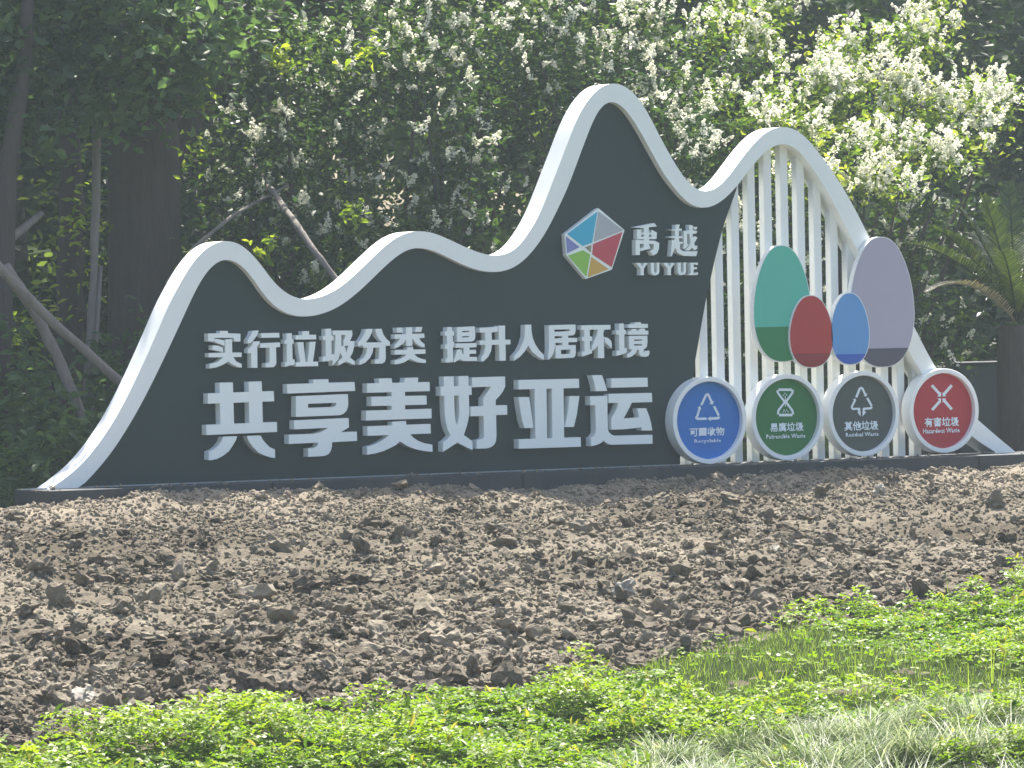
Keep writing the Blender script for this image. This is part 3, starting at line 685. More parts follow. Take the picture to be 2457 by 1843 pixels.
# ---------------------------------------------------------------- leaves
def leaves(C_, size, seg='leaf', aspect=.5, up=.4, spread=1.0, fold=.18, droop=0.0, dirs=None):
    """C_: (n, 3) centres; returns vertices, faces, faces per leaf. Blades point out at random, faces lean upwards."""
    n = len(C_)
    if dirs is None:
        d = NR.normal(size=(n, 3)) * np.array([1, 1, .6]); d[:, 2] -= droop
    else: d = dirs.copy()
    d /= np.linalg.norm(d, axis=1)[:, None]
    u_ = NR.normal(size=(n, 3)) * spread; u_[:, 2] += up * 2
    s = np.cross(d, u_); s /= np.linalg.norm(s, axis=1)[:, None] + 1e-9
    nn = np.cross(s, d)
    L = (size * (.65 + .7 * NR.random(n)))[:, None] if np.isscalar(size) else size[:, None]
    W = L * aspect * .5
    b = C_ - d * L * .5; t = C_ + d * L * .5 - nn * L * .12
    if seg == 'leaf':
        l1 = C_ - d * L * .15 + s * W + nn * L * fold * .5; r1 = C_ - d * L * .15 - s * W + nn * L * fold * .5
        l2 = C_ + d * L * .2 + s * W * .8 + nn * L * fold * .35; r2 = C_ + d * L * .2 - s * W * .8 + nn * L * fold * .35
        V = np.stack([b, l1, l2, t, r2, r1], 1)
        o = (np.arange(n) * 6)[:, None]
        F_ = np.stack([o + np.array([[0, 1, 2, 3]]), o + np.array([[0, 3, 4, 5]])], 1).reshape(-1, 4)
        return V.reshape(-1, 3), F_, 2
    l = C_ + s * W; r = C_ - s * W
    V = np.stack([b, l, t, r], 1); o = (np.arange(n) * 4)[:, None]
    return V.reshape(-1, 3), (o + np.array([[0, 1, 2, 3]])), 1

def clumps(blobs, per, sig, cdens, hollow=.35):
    """leaf centres: twig tips spread through each ellipsoid, leaves gathered round each tip"""
    out = []; tips = []
    for (c, r, k) in blobs:
        c = np.array(c); r = np.array(r)
        n = max(3, int(cdens * k * (r[0] * r[1] * r[2]) ** (2 / 3)))
        u_ = NR.normal(size=(n, 3)); u_ /= np.linalg.norm(u_, axis=1)[:, None]
        rad = (hollow + (1 - hollow) * NR.random(n) ** .6) * (1 + .12 * NR.normal(size=n))
        T = c + u_ * rad[:, None] * r
        tips.append(T)
        m = np.repeat(np.arange(n), per)
        out.append(T[m] + NR.normal(size=(n * per, 3)) * sig * (.5 + NR.random((n * per, 1))))
    return np.vstack(out), np.vstack(tips)

def crown(name, root, blobs, mat, size, per=26, sig=.085, cdens=150, aspect=.5, seg='leaf', tlo=0, thi=1, up=.5, droop=0, zmin=-.15, keep=None, hollow=.35):
    C_, T = clumps(blobs, per, sig, cdens, hollow)
    tt = np.repeat(np.clip(.5 + .28 * NR.normal(size=len(T)), 0, 1), per)
    ok = C_[:, 2] > zmin
    if keep is not None: ok &= keep(C_)
    C_, tt = C_[ok], tt[ok]
    V, F_, k = leaves(C_, size, seg, aspect, up, droop=droop)
    t = np.clip(tt + .18 * NR.normal(size=len(C_)), 0, 1) * (thi - tlo) + tlo
    o = obj(name, np_mesh(name, V, [F_], np.repeat(t, k)), mat, root)
    return o, T

def branches(root, mat, base, tips, r0=.035, n=14):
    bm = bmesh.new()
    for T in tips[NR.choice(len(tips), min(n, len(tips)), replace=False)]:
        b = Vector(base) + Vector((RND.uniform(-.25, .25), RND.uniform(-.15, .15), 0)); T = Vector(T)
        m = b.lerp(T, .5) + Vector((RND.uniform(-.15, .15), RND.uniform(-.1, .1), .2))
        tube(bm, [b, b.lerp(m, .6), m, m.lerp(T, .5), T], [r0, r0 * .8, r0 * .6, r0 * .4, r0 * .18], 6)
    return bm_obj('branches', bm, mat, root)

BARK = bark_mat('bark', (.030, .024, .022), (.085, .068, .060))
BARK_L = bark_mat('pale_bark', (.16, .14, .12), (.30, .27, .24))
POLE = bark_mat('pole_wood', (.10, .085, .075), (.27, .24, .21), 6)
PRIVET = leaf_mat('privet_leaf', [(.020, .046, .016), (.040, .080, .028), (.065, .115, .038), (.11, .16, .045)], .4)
PRIVET_SUN = leaf_mat('sunny_privet_leaf', [(.06, .11, .022), (.11, .18, .03), (.19, .26, .045), (.30, .34, .07)], .5)  # paler privet copy, sunlight put into the leaf colour
BLOSSOM = leaf_mat('blossom', [(.62, .62, .48), (.78, .78, .68), (.86, .86, .80)], .5, .7, (1, 1, .95), .1)
BROAD = leaf_mat('broad_leaf', [(.036, .072, .034), (.070, .125, .056), (.105, .17, .075)], .5, .5)
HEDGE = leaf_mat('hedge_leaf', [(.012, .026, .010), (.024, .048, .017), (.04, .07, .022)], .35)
GLOW = leaf_mat('glow_leaf', [(.10, .17, .025), (.19, .27, .035), (.30, .36, .06)], .55, .5, (1.4, 1.4, .5))  # bright backlit glow put into the leaf colour

def E3(px, py, Y, rx, ry, rz, k=1.0):
    p = at(px, py, Y); return (tuple(p), (rx, ry, rz), k)

# ---- flowering shrubs behind the sign
def panicles(root, tips, n, size=(.08, .155), mat=BLOSSOM, out=(-.25, -.5, .6), dens=44):
    """cone-shaped heads of tiny white florets"""
    if len(tips) == 0: return
    if n < len(tips): T = tips[NR.choice(len(tips), n, replace=False)]
    else: T = tips[NR.integers(0, len(tips), n)] + NR.normal(size=(n, 3)) * .06
    L = NR.uniform(size[0], size[1], n)
    ax = np.array(out) + NR.normal(size=(n, 3)) * .45; ax /= np.linalg.norm(ax, axis=1)[:, None]
    m = np.repeat(np.arange(n), dens); h = NR.random(len(m)) ** .8
    d = NR.normal(size=(len(m), 3)); d -= (d * ax[m]).sum(1)[:, None] * ax[m]; d /= np.linalg.norm(d, axis=1)[:, None]
    rr = (1 - h * .85) * L[m] * .33 * (.4 + .6 * NR.random(len(m)))
    # side branchlets make the head lumpy
    ph = np.floor(h * 5) / 5; rr *= .7 + .5 * NR.random(len(m))
    P = T[m] + ax[m] * ((h + .15 * (ph - h)) * L[m])[:, None] + d * rr[:, None]
    V, F_, k = leaves(P, .020, 'quad', .95, .2)
    t = np.repeat(NR.random(n), dens) * .6 + .4 * NR.random(len(m))
    o = obj('blossom', np_mesh('blossom', V, [F_], t), mat, root); o['kind'] = 'stuff'

def shrub(label, base_px, Y, blobs, mat, fl_n, size=.062, cdens=130, per=24, group=None, fl_front=True, **kw):
    b = at(base_px, 1150, Y); b.z = float(gz(b.x, b.y))
    root = empty('flowering_shrub', b, label, 'shrub', group)
    o, T = crown('crown', root, blobs, mat, size, per, .075, cdens, **kw)
    branches(root, BARK, b, T, .03, 16)
    # heads sit on the outside: pick tips that face the light and the road
    if fl_n:
        c = np.mean([q[0] for q in blobs], 0)
        out = []
        for (cc, r, k) in blobs:
            sel = T[(np.abs((T - cc) / r).max(1) < 1.25)]
            s = ((sel - cc) / r) @ np.array([-.15, -.6, .6])
            out.append(sel[s > .1])
        F_ = np.vstack(out)
        panicles(root, F_ + np.array([-.01, -.05, .02]), fl_n)
    return root

S1 = [E3(640, 620, 2.6, .55, .5, .7), E3(760, 420, 2.7, .6, .55, .65), E3(700, 200, 2.8, .6, .5, .6), E3(560, 480, 3.0, .4, .4, .6, .8), E3(860, 640, 2.4, .5, .45, .6)]
shrub('shaded white-flowering shrub left of the tallest peak, beside the thick dark trunk', 700, 2.7, S1, PRIVET, 120, cdens=150)
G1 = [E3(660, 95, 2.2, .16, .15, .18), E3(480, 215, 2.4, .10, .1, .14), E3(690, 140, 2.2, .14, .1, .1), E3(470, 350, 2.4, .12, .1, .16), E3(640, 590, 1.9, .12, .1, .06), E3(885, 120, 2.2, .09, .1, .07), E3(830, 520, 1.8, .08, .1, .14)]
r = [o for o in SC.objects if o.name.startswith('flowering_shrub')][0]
crown('glow_leaves', r, G1, GLOW, .07, 12, .06, 110, .45)  # patches of backlit glow, painted by their bright leaf colour
S2 = [E3(980, 300, 2.6, .7, .55, .7), E3(900, 120, 2.9, .7, .5, .5), E3(1120, 520, 2.2, .6, .5, .6), E3(1000, 560, 2.4, .5, .45, .6), E3(1180, 160, 2.8, .6, .5, .5), E3(1090, 30, 3.0, .6, .5, .4)]
shrub('dark green white-flowering shrub rising behind the dip before the tallest peak', 1050, 2.6, S2, PRIVET, 200, cdens=150)
S3 = [E3(1350, 240, 2.6, .6, .5, .6), E3(1480, 120, 3.0, .6, .5, .6), E3(1560, 350, 2.2, .55, .5, .6), E3(1640, 220, 2.8, .5, .5, .6), E3(1380, 20, 2.8, .7, .5, .5), E3(1650, 480, 2.0, .5, .45, .6), E3(1700, 700, 1.8, .5, .4, .7), E3(1850, 720, 1.8, .5, .4, .7), E3(1960, 900, 1.6, .5, .35, .6)]
shrub('half-shaded white-flowering shrub right behind the tallest peak and the slats', 1550, 2.3, S3, PRIVET, 430, cdens=150, thi=1.0)
def EL(px, py, rx, ry, rz, k=1.0): return E3(px, py, 4.0 - 2.7 * max(py, -20) / 480, rx, ry, rz, k)
S4 = [EL(1780, 110, .42, .40, .30), EL(1930, 230, .45, .40, .30), EL(2110, 240, .42, .38, .28), EL(2290, 270, .40, .36, .24), EL(1880, 340, .40, .38, .28),
      EL(2090, 360, .42, .36, .26), EL(2270, 370, .30, .32, .20), EL(2020, 130, .30, .32, .22), EL(2180, 110, .30, .3, .18), EL(2200, 60, .28, .3, .14), EL(2380, 240, .26, .3, .16),
      EL(1800, 10, .40, .36, .22), EL(2250, 0, .2, .26, .14), EL(1960, 450, .36, .32, .2), EL(2120, 450, .34, .3, .18), EL(1740, 260, .3, .3, .26), EL(2370, 330, .16, .2, .12)]
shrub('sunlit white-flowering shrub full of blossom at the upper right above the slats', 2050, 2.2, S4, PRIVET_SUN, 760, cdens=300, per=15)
S5 = [E3(2060, 560, 2.2, .4, .35, .3), E3(2200, 520, 2.4, .3, .3, .22), E3(2160, 640, 2.2, .3, .3, .3), E3(2260, 760, 1.8, .22, .25, .28), E3(2240, 880, 1.8, .25, .25, .25)]
shrub('low leafy shrub with few flowers behind the grey oval board', 2230, 1.9, S5, PRIVET, 40, cdens=170)
# undergrowth to the left of the sign
U1 = [E3(60, 1080, 1.2, .5, .5, .42), E3(230, 1110, 1.3, .4, .4, .35), E3(-60, 950, 1.6, .5, .5, .5), E3(120, 980, 1.9, .5, .5, .35), E3(330, 1000, 2.2, .5, .5, .6), E3(20, 1190, .9, .4, .35, .22), E3(480, 900, 2.2, .5, .4, .5), E3(600, 980, 2.2, .6, .4, .6)]
r = empty('undergrowth_shrub', at(120, 1180, 1.4), 'low dark green undergrowth at the left foot of the sign', 'shrub')
crown('crown', r, U1, BROAD, .085, 22, .09, 110, .55)
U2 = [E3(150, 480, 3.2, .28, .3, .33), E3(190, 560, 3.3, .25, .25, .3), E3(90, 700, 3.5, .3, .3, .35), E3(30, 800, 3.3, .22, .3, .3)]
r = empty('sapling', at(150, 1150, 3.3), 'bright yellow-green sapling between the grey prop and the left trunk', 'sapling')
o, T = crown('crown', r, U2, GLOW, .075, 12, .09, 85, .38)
branches(r, BARK, at(150, 1150, 3.3), T, .02, 8)

# ---- trees
def limb_tree(name, label, cat, limbs, bark, crown_blobs, mat, size, group=None, jit=.05, seg=18, **kw):
    b = Vector(limbs[0][0][0])
    root = empty(name, b, label, cat, group)
    bm = bmesh.new()
    pts, rad = limbs[0]
    tube(bm, pts, rad, seg, jit); bm_obj('trunk', bm, bark, root, True)
    for pts, rad in limbs[1:]:
        bm = bmesh.new(); tube(bm, pts, rad, 10, jit); bm_obj('branch', bm, bark, root, True)
    if crown_blobs:
        crown('crown', root, crown_blobs, mat, size, **kw)
    return root
Y0 = 3.0
def P(px, py, Y=Y0): return tuple(at(px, py, Y))
big = [([P(352, 1190), P(350, 1050), P(348, 850), P(346, 650), P(346, 470), P(346, 330), P(350, 240), P(356, 140)], [.36, .31, .275, .265, .262, .26, .20, .13]),
       ([P(320, 360), P(300, 230), P(262, 100), P(225, -60), P(190, -260)], [.15, .14, .125, .11, .09]),
       ([P(372, 370), P(385, 220), P(392, 60), P(400, -150)], [.17, .155, .14, .12]),
       ([P(392, 410), P(440, 320), P(500, 230), P(580, 120), P(700, -20)], [.12, .085, .07, .055, .04])]
BL = [E3(90, 60, 2.2, .8, .5, .55), E3(300, 60, 2.1, .75, .5, .5), E3(60, 240, 2.3, .5, .45, .45), E3(230, 190, 2.1, .55, .4, .35), E3(420, 150, 2.2, .45, .4, .35), E3(520, 30, 2.6, .55, .5, .4), E3(-80, 150, 2.4, .6, .5, .7), E3(390, 230, 2.3, .3, .3, .2), E3(200, -150, 2.4, 1.3, .8, .5)]
limb_tree('broadleaf_tree', 'thick dark-trunked tree forking behind the left hump of the sign', 'tree', big, BARK, BL, BROAD, .10, per=20, sig=.10, cdens=95, aspect=.62)
limb_tree('broadleaf_tree', 'thin dark trunk standing behind the crossed props, left of the thick trunk', 'tree', [([P(178, 1180, 4), P(172, 900, 4), P(166, 650, 4), P(172, 500, 4), P(160, 250, 4), P(140, -50, 4)], [.12, .10, .095, .09, .08, .07])], BARK,
          [E3(150, -220, 4.0, .8, .7, .5)], BROAD, .10, per=20, sig=.1, cdens=60)
limb_tree('broadleaf_tree', 'dark leaning trunk cut by the left edge of the picture', 'tree', [([P(-30, 1150, 2), P(-5, 900, 2), P(8, 650, 2), P(15, 430, 2), P(35, 300, 2), P(60, 150, 2), P(70, -60, 2)], [.10, .085, .075, .07, .06, .05, .04])], BARK,
          [E3(40, -220, 2.5, .7, .6, .4)], BROAD, .10, per=20, sig=.1, cdens=60)
# tall trees added so that unseen crowns shade the back of the bed (their lower crowns are just above the picture)
def added_shade_tree(x, y, label, r, zc=6.2, k=1.0, seedx=0):
    g = float(gz(x, y))
    b = Vector((x, y, g))
    pts = [(x, y, g), (x + .05, y, 1.5), (x - .05, y + .05, 3.2), (x, y, 4.6), (x + .1, y, zc)]
    bl = [((x + RND.uniform(-.6, .6) * r, y + RND.uniform(-.5, .5) * r, zc + RND.uniform(-.9, .7)), (r * .8, r * .8, .9), k) for _ in range(5)]
    limb_tree('added_shade_tree', label, 'tree', [(pts, [.17, .15, .135, .12, .08])], BARK, bl, HEDGE, .17, 'tall trees added to shade the back of the bed', per=14, sig=.22, cdens=17, seg=12, hollow=.1, keep=lambda C_: C_[:, 2] > 3.9)
TT_ = [(-1.2, 5.6), (1.9, 4.9), (4.3, 6.6), (0.3, 8.8), (3.0, 9.8), (6.4, 9.6), (9.6, 8.4), (12.6, 10.2), (-4.0, 7.6), (9.5, 12.5), (15.5, 8.0), (6.0, 13.0)]
WHERE = ['behind the thick dark trunk', 'behind the left dip of the sign', 'behind the left slope of the tallest peak', 'deep in the shade behind the thick trunk, far row', 'in the far row behind the middle of the sign',
         'in the far row behind the tallest peak', 'behind the sunlit flowering shrub', 'at the far right behind the sago palm', 'beyond the left edge of the undergrowth', 'in the last row behind the sunlit shrub',
         'at the rightmost end of the row, past the sago palm', 'in the last row behind the slats']
for i, (x, y) in enumerate(TT_):
    added_shade_tree(x, y, 'added tall dark-trunked shade tree ' + WHERE[i], 2.3 if i < 3 else 2.6)

# ---- thicket and wood behind
HB = []
for k in range(26):
    HB.append(((-6 + k * .95, 5.2 + RND.uniform(-.4, .9), RND.uniform(.2, 1.6)), (.95, .6, RND.uniform(.9, 1.5)), 1.0))
for k in range(24):
    HB.append(((-6 + k * 1.05, 6.8 + RND.uniform(-.4, .8), RND.uniform(2.2, 3.6)), (1.0, .7, RND.uniform(.7, 1.1)), .8))
bm = None
C_, T = clumps(HB, 22, .15, 52)
V, F_, k = leaves(C_, .14, 'leaf', .5, .5)
t = np.clip(np.repeat(NR.random(len(T)), 22) * .8 + .2 * NR.random(len(C_)), 0, 1)
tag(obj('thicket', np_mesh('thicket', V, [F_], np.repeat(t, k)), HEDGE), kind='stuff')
HB = [((-16 + k * 1.7, 17 + RND.uniform(-1, 1), RND.uniform(.5, 6.5)), (1.9, .9, RND.uniform(1.6, 2.6)), 1.0) for k in range(26)]
HB += [((-16 + k * 1.7, 18.5 + RND.uniform(-1, 1), RND.uniform(2.5, 8.5)), (1.9, .9, RND.uniform(1.6, 2.6)), 1.0) for k in range(26)]
HB += [((-16 + k * 1.7, 15.5, RND.uniform(-.2, 1.6)), (1.9, .8, 1.4), 1.0) for k in range(26)]
C_, T = clumps(HB, 14, .32, 34)
V, F_, k = leaves(C_, .46, 'leaf', .5, .5)
t = np.clip(np.repeat(NR.random(len(T)), 14) * .8 + .2 * NR.random(len(C_)), 0, 1)
tag(obj('far_wood', np_mesh('far_wood', V, [F_], np.repeat(t, k)), leaf_mat('far_leaf', [(.03, .06, .02), (.07, .12, .03), (.13, .18, .04)], .5)), kind='stuff')

# ---- props and poles
def pole(label, pts, rad, group=None):
    P2, R2 = [], []
    for i in range(len(pts) - 1):
        for t in (0, .25, .5, .75):
            P2.append(Vector(pts[i]).lerp(Vector(pts[i + 1]), t) + Vector((RND.uniform(-.004, .004), 0, RND.uniform(-.004, .004)))); R2.append((rad[i] * (1 - t) + rad[i + 1] * t) * RND.uniform(.9, 1.12))
    P2.append(Vector(pts[-1])); R2.append(rad[-1])
    bm = bmesh.new(); tube(bm, P2, R2, 12, .05)
    o = bm_obj('wooden_prop', bm, POLE, None, True)
    return tag(o, label, 'prop', group)
pole('long pale wooden prop slanting down from the left edge to the white frame', [P(-60, 585, 1.3), P(10, 655, 1.3), P(110, 757, 1.25), P(205, 843, 1.2), P(300, 925, 1.1), P(420, 1040, 1.0)], [.034, .036, .031, .032, .029, .028])
pole('darker crooked wooden prop under the long pale prop', [P(10, 640, 1.5), P(80, 740, 1.5), P(135, 850, 1.4), P(180, 960, 1.3), P(225, 1060, 1.25), P(262, 1150, 1.2)], [.042, .043, .037, .038, .032, .028])
pole('slim upright grey prop left of the thick trunk', [P(232, 300, 2.6), P(230, 500, 2.5), P(224, 700, 2.4), P(212, 900, 2.3), P(208, 1130, 2.2)], [.028, .03, .032, .034, .036])
pole('thin dark upright stake beside the slim grey prop', [P(243, 640, 2.4), P(232, 800, 2.3), P(222, 1000, 2.2), P(220, 1130, 2.2)], [.012, .014, .015, .016])
pole('short pale stick poking in from the left edge above the long prop', [P(-40, 640, 2.0), P(10, 585, 2.0), P(100, 512, 2.1)], [.03, .03, .022])
pole('slanting pale prop behind the dip between the two left humps', [P(600, 380, 3.4), P(655, 460, 2.4), P(715, 545, 1.5), P(758, 608, 1.3), P(812, 676, 1.2), P(900, 790, 1.0)], [.022, .023, .024, .022, .021, .02])
pole('thin prop crossing behind the top of the left hump', [P(700, 440, 2.6), P(560, 515, 2.3), P(470, 590, 2.2), P(400, 680, 2.2)], [.012, .013, .014, .014])

# ---- sago palm at the right edge
FR_G = leaf_mat('frond_green', [(.022, .038, .012), (.040, .065, .016), (.075, .10, .022)], .25)
FR_D = leaf_mat('frond_dry', [(.22, .19, .14), (.34, .30, .23), (.45, .41, .33)], .15)
pc = at(2440, 775, 1.3)
palm = empty('sago_palm', (pc.x, pc.y, -.1), 'sago palm with long arching fronds at the right edge', 'palm')
bm = bmesh.new(); tube(bm, [(pc.x, pc.y, -.1), (pc.x - .01, pc.y, .3), (pc.x, pc.y, .7), (pc.x, pc.y, pc.z - .02)], [.17, .155, .15, .14], 22, .08)
bm_obj('trunk', bm, BARK, palm)
def frond(tx, ty, Yt, lift, mat, lab=None, ll=.17, rach=.012, n=54):
    a = np.array(pc); b = np.array(at(tx, ty, Yt)); L = np.linalg.norm(b - a)
    m = (a + b) / 2 + np.array([0, 0, lift])
    T = np.linspace(0, 1, n)[:, None]; C_ = (1 - T) ** 2 * a + 2 * T * (1 - T) * m + T * T * b
    D = np.gradient(C_, axis=0); D /= np.linalg.norm(D, axis=1)[:, None]
    side = np.cross(D, [0, 0, 1.0]); side /= np.linalg.norm(side, axis=1)[:, None] + 1e-9
    upv = np.cross(side, D)
    VV, FF, o = [], [], 0
    for sg in (-1, 1):
        for i in range(4, n):
            l = ll * math.sin(math.pi * min(1, (i / n) * .86 + .12)) ** .6 * RND.uniform(.85, 1.1)
            d = sg * side[i] * .80 + D[i] * .62 + upv[i] * RND.uniform(.22, .42); d /= np.linalg.norm(d)
            w = D[i] * .0085
            p0 = C_[i]; p1 = p0 + d * l * .6; p2 = p0 + d * l - upv[i] * l * .12
            VV += [p0 - w, p0 + w, p1 + w, p1 - w, p2]; FF.append([[o, o + 1, o + 2, o + 3]]); FF.append([[o + 3, o + 2, o + 4, o + 4]]); o += 5
    F4 = np.array([f[0] for f in FF if len(set(f[0])) == 4]); F3 = np.array([f[0][:3] for f in FF if len(set(f[0])) == 3])
    me = np_mesh('frond', np.array(VV), [F4, F3], NR.random(len(F4) + len(F3)))
    f = obj('frond', me, mat, palm)
    bm = bmesh.new(); tube(bm, [tuple(C_[i]) for i in range(0, n, 6)] + [tuple(b)], [rach * (1 - .8 * i / 10) for i in range(len(range(0, n, 6)) + 1)], 6)
    o2 = bm_obj('midrib', bm, mat, f); o2.location = (0, 0, 0)
    if lab: f['label'] = lab
frond(2165, 585, 1.0, .30, FR_G); frond(2225, 700, .9, .32, FR_D, 'dry pale arching frond', .13)
for (tx, ty, Yt, lf) in ((2235, 545, 1.3, .22), (2300, 500, 1.6, .2), (2360, 470, 1.2, .15), (2420, 440, 1.6, .1), (2520, 470, 1.2, .15), (2620, 540, 1.4, .25), (2680, 640, 1.2, .3), (2660, 740, 1.0, .3),
                         (2560, 600, .6, .25), (2470, 560, 2.1, .2), (2330, 560, 2.1, .3), (2400, 600, .5, .25), (2600, 680, 2.2, .3), (2290, 620, 2.0, .3)):
    frond(tx, ty, Yt, lf, FR_G)
# dark cabinet behind the palm
ca, cb = at(2300, 1000, 2.6), at(2500, 1000, 2.6)
cab = box('cabinet_body', ca.x, cb.x + .6, 2.6, 3.2, -.12, at(2400, 875, 2.6).z, flat('cabinet', (.018, .022, .028), .5), None, .01)
cr = empty('utility_cabinet', (ca.x + .5, 2.9, -.1), 'low dark utility cabinet in the shade behind the sago palm', 'cabinet')
cab.parent = cr; cab.location = -Vector(cr.location)
box('cabinet_lid', ca.x - .02, cb.x + .62, 2.57, 3.23, at(2400, 875, 2.6).z, at(2400, 868, 2.6).z, flat('cabinet_lid_paint', (.016, .02, .024), .7), cr, .004)

# ---------------------------------------------------------------- clover, grass, tufts
CLOVER = leaf_mat('clover_leaf', [(.045, .105, .014), (.095, .175, .018), (.16, .24, .026), (.25, .32, .045)], .48, .45, (1.35, 1.45, .42))
GRASS = leaf_mat('grass_blade', [(.09, .15, .03), (.16, .23, .045), (.25, .31, .08)], .5, .5, (1.3, 1.4, .5))
WHITE_FL = leaf_mat('clover_flower', [(.55, .55, .48), (.75, .75, .70)], .3, .7, (1, 1, .9), .1)
def grassy(x, y):
    """0 where clover is thick, 1 where short grass takes over"""
    gxy = [on_ground(1720, 1610), on_ground(1930, 1600), on_ground(2180, 1660), on_ground(1850, 1545), on_ground(1800, 1680)]
    v = np.zeros_like(x)
    for (a, b), s in zip(gxy, (.62, .75, .7, .55, .5)): v = np.maximum(v, np.exp(-((x - a) ** 2 + (y - b) ** 2 * .8) / s ** 2))
    return np.clip(v * 1.6 + .5 * fbm(x, y, 61, 1.6, 3), 0, 1)
n = 105000
y = -3.0 - NR.random(n) * 8.0; x = (xl(y) + .3) + (xr(y) - xl(y) - .2) * NR.random(n)
e = lawn_edge(x) + .20 * fbm(x, y, 71, 1.7, 4) * 2
lump = np.clip(.5 + 2.2 * fbm(x, y, 81, 3.0, 3), 0.05, 1.2)
gr = grassy(x, y)
inside = e - y
ok = (inside > -.02) & (NR.random(n) < np.clip(.25 + inside / .25, 0, 1)) & (NR.random(n) > gr * .97)
x, y, lump, gr = x[ok], y[ok], lump[ok], gr[ok]
h = (.02 + .15 * lump ** 1.5 * NR.random(len(x)) ** .4) * (1 - .6 * gr)
z = lawn_z(x, y) + h
m = len(x)
print('clovers', m)
Cc_ = np.c_[x, y, z]
az = NR.random(m) * 2 * np.pi; tilt = NR.normal(size=(m, 2)) * .28
nrm = np.c_[tilt, np.ones(m)]; nrm /= np.linalg.norm(nrm, axis=1)[:, None]
a1 = np.cross(nrm, np.c_[np.cos(az), np.sin(az), np.zeros(m)]); a1 /= np.linalg.norm(a1, axis=1)[:, None]; a2 = np.cross(nrm, a1)
sz = NR.uniform(.015, .029, m)[:, None]
VV = []
for k in range(3):
    th = 2 * np.pi * k / 3
    d = a1 * math.cos(th) + a2 * math.sin(th); s = np.cross(nrm, d)
    lift = nrm * sz * NR.uniform(-.1, .35, (m, 1))
    VV += [Cc_, Cc_ + d * sz * .75 + s * sz * .55 + lift, Cc_ + d * sz * 1.15 - nrm * sz * .1, Cc_ + d * sz * .75 - s * sz * .55 + lift]
V = np.stack(VV, 1)                                                  # (m, 12, 3)
o = (np.arange(m) * 12)[:, None]
F_ = np.stack([o + np.array([[0, 3, 2, 1]]), o + np.array([[4, 7, 6, 5]]), o + np.array([[8, 11, 10, 9]])], 1).reshape(-1, 4)
t = np.repeat(np.clip(.35 + .35 * NR.random(m) + .35 * (lump - .5), 0, 1), 3)
tag(obj('clover', np_mesh('clover', V.reshape(-1, 3), [F_], t), CLOVER), kind='stuff')
# broader weeds and yellowing leaves among it
n = 2600; ii_ = NR.choice(m, n); Cw = Cc_[ii_] + np.c_[NR.normal(size=n) * .02, NR.normal(size=n) * .02, NR.uniform(-.01, .035, n)]
dw = np.c_[NR.normal(size=n) * .6, NR.normal(size=n) * .6, np.abs(NR.normal(size=n))]
Vw, Fw, k = leaves(Cw, .055, 'leaf', .36, .3, dirs=dw)
WEED = leaf_mat('weed_leaf', [(.05, .11, .02), (.12, .19, .03), (.24, .27, .05), (.34, .30, .10)], .45, .5, (1.4, 1.4, .5))
tag(obj('low_weeds', np_mesh('low_weeds', Vw, [Fw], np.repeat(NR.random(n), k)), WEED), kind='stuff')
# flower heads of the clover
sel = NR.choice(m, 330, replace=False)
Vf, Ff, tf = scatter(1, 3, 5, Cc_[sel] + np.array([0, 0, .02]), NR.uniform(.006, .011, 330))
tag(obj('clover_flowers', np_mesh('clover_flowers', Vf, [Ff], tf), WHITE_FL), kind='stuff')

def blades(C_, L, W, lean, bend, seg=3):
    """tapering bent grass blades"""
    n = len(C_); az = NR.random(n) * 2 * np.pi
    d = np.c_[np.cos(az), np.sin(az), np.zeros(n)]; s = np.c_[-np.sin(az), np.cos(az), np.zeros(n)]
    s = s * np.cos(NR.random((n, 1)) * 1.2) + 0 * s
    rows = []
    for i in range(seg + 1):
        t = i / seg
        p = C_ + np.array([0, 0, 1.0]) * (L * (t - bend * t * t * .5))[:, None] + d * (L * (lean * t + bend * t * t))[:, None]
        w = (W * (1 - t ** 1.6) * .5)[:, None] * s
        rows += [p - w, p + w] if i < seg else [p]
    V = np.stack(rows, 1); k = V.shape[1]; o = (np.arange(n) * k)[:, None]
    F4 = np.concatenate([o + np.array([[2 * i, 2 * i + 1, 2 * i + 3, 2 * i + 2]]) for i in range(seg - 1)])
    F3 = o + np.array([[2 * seg - 2, 2 * seg - 1, 2 * seg]])
    return V.reshape(-1, 3), F4, F3
n = 90000
y = -3.4 - NR.random(n) * 7.4; x = (xl(y) + .4) + (xr(y) - xl(y) - .3) * NR.random(n)
gr = grassy(x, y); e = lawn_edge(x) + .3 * fbm(x, y, 71, 1.7, 4)
ok = (y < e) & (NR.random(n) < .10 + gr * 1.2)
x, y, gr = x[ok], y[ok], gr[ok]; n = len(x)
L = NR.uniform(.03, .075, n) * (1 + .7 * (NR.random(n) < .08))
V, F4, F3 = blades(np.c_[x, y, lawn_z(x, y) - .005], L, NR.uniform(.0025, .0045, n), NR.uniform(0, .35, n), NR.uniform(.1, .6, n), 2)
t = NR.random(n); tag(obj('short_grass', np_mesh('short_grass', V, [F4, F3], np.concatenate([t, t])), GRASS), kind='stuff')
print('grass', n)
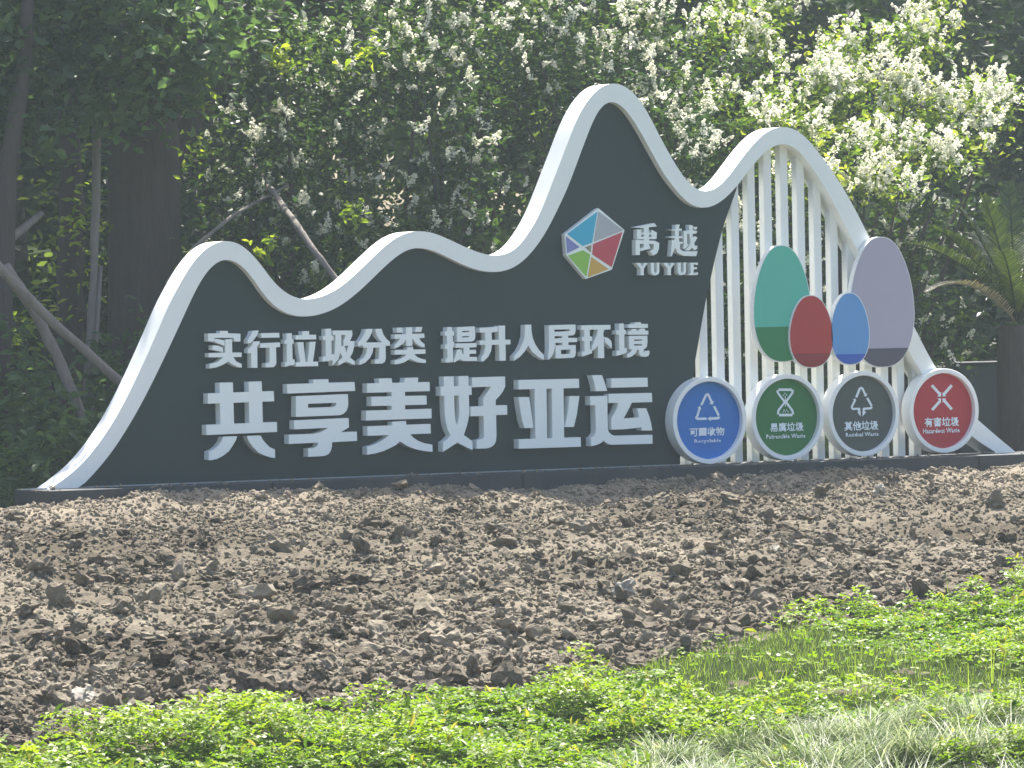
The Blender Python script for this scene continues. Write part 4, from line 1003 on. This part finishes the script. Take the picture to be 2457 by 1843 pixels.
# taller single stems
tall = [(820, 1790, .28), (818, 1800, .22), (1632, 1765, .30), (1690, 1752, .30), (1822, 1700, .20), (2055, 1680, .26), (2070, 1690, .22), (2098, 1690, .24), (2385, 1640, .32), (2405, 1650, .30), (2330, 1690, .24), (2200, 1730, .2), (1500, 1745, .2), (2276, 1405, .20), (2270, 1410, .16), (2010, 1750, .18), (1265, 1830, .22), (1280, 1835, .2)]
C_ = []; L = []
for px, py, l in tall:
    for _ in range(3):
        gx_, gy_ = on_ground(px + RND.uniform(-8, 8), py + 30); C_.append((gx_, gy_, float(lawn_z(np.array(gx_), np.array(gy_))))); L.append(l * RND.uniform(.6, 1))
V, F4, F3 = blades(np.array(C_), np.array(L), np.full(len(L), .008), NR.uniform(0, .25, len(L)), NR.uniform(.0, .35, len(L)), 5)
t = NR.random(len(L)) * .4 + .6
tag(obj('tall_grass_stems', np_mesh('tall_grass_stems', V, [F4, F3], np.concatenate([np.tile(t, 4), t])), GRASS), kind='stuff')

TUFT = leaf_mat('variegated_blade', [(.05, .09, .03), (.13, .18, .07), (.36, .40, .26), (.58, .60, .48)], .35, .5, (1.1, 1.15, .8))
tufts = []
def tuft_mesh(seed):
    n = 420
    C_ = np.c_[NR.normal(size=n) * .045, NR.normal(size=n) * .045, np.zeros(n)]
    L = NR.uniform(.14, .30, n)
    V, F4, F3 = blades(C_, L, NR.uniform(.005, .010, n), NR.uniform(.0, .5, n), NR.uniform(.35, 1.05, n), 5)
    t = NR.random(n) ** 1.5; return np_mesh('ornamental_grass_tuft', V, [F4, F3], np.concatenate([np.tile(t, 4), t]))
TM = [tuft_mesh(i) for i in range(5)]
for me in TM: me.materials.append(TUFT)
spots = []
for i, px in enumerate(np.linspace(1600, 2560, 13)):
    top = np.interp(px, [1290, 1500, 1800, 2100, 2457, 2560], [1862, 1835, 1765, 1740, 1705, 1690])
    spots.append((px, top + 75, 1.0, 'back', i))
for i, px in enumerate(np.linspace(1540, 2600, 11)):
    top = np.interp(px, [1500, 1800, 2100, 2457, 2560], [1880, 1830, 1800, 1780, 1770]); spots.append((px + 20, top + 85, 1.1, 'middle', i))
for i, px in enumerate(np.linspace(1450, 2650, 9)):
    top = np.interp(px, [1500, 1800, 2100, 2457, 2560], [1950, 1920, 1890, 1870, 1860]); spots.append((px - 10, top + 90, 1.15, 'front', i))
ORD = ['first', 'second', 'third', 'fourth', 'fifth', 'sixth', 'seventh', 'eighth', 'ninth', 'tenth', 'eleventh', 'twelfth', 'thirteenth', 'fourteenth', 'fifteenth', 'sixteenth', 'seventeenth']
for i, (px, py, s, row, j) in enumerate(spots):
    gx_, gy_ = on_ground(px + RND.uniform(-26, 26), py + RND.uniform(-16, 16))
    o = bpy.data.objects.new('ornamental_grass_tuft', TM[i % 5]); COL.objects.link(o)
    o.location = (gx_, gy_, float(lawn_z(np.array(gx_), np.array(gy_))) - .01)
    o.rotation_euler = (RND.uniform(-.1, .1), RND.uniform(-.1, .1), RND.uniform(0, 6.28)); k = s * RND.uniform(.75, 1.2)
    o.scale = (k, k, k)
    tag(o, 'pale arching grass tuft, %s from the left in the %s row of the lower-right border' % (ORD[j], row), 'grass tuft', 'variegated grass tufts bordering the lawn')

# ---------------------------------------------------------------- even glare veil that lifts the darks, added as haze
def veil_haze(density):
    bm = bmesh.new(); bmesh.ops.create_cube(bm, size=1)
    x0, x1, y0, y1, z0, z1 = -34, 40, -34, 26, -2.3, 13.5
    for v_ in bm.verts: v_.co = ((x0 + x1) / 2 + v_.co.x * (x1 - x0), (y0 + y1) / 2 + v_.co.y * (y1 - y0), (z0 + z1) / 2 + v_.co.z * (z1 - z0))
    m, nt, out = newmat('veil_haze')
    vol = N(nt, 'ShaderNodeVolumePrincipled', Density=density, Anisotropy=.2)
    vol.inputs['Color'].default_value = (.78, .93, 1.0, 1)
    nt.links.new(vol.outputs[0], out.inputs['Volume'])
    tag(bm_obj('veil_haze', bm, m), kind='stuff')
veil_haze(.0010)
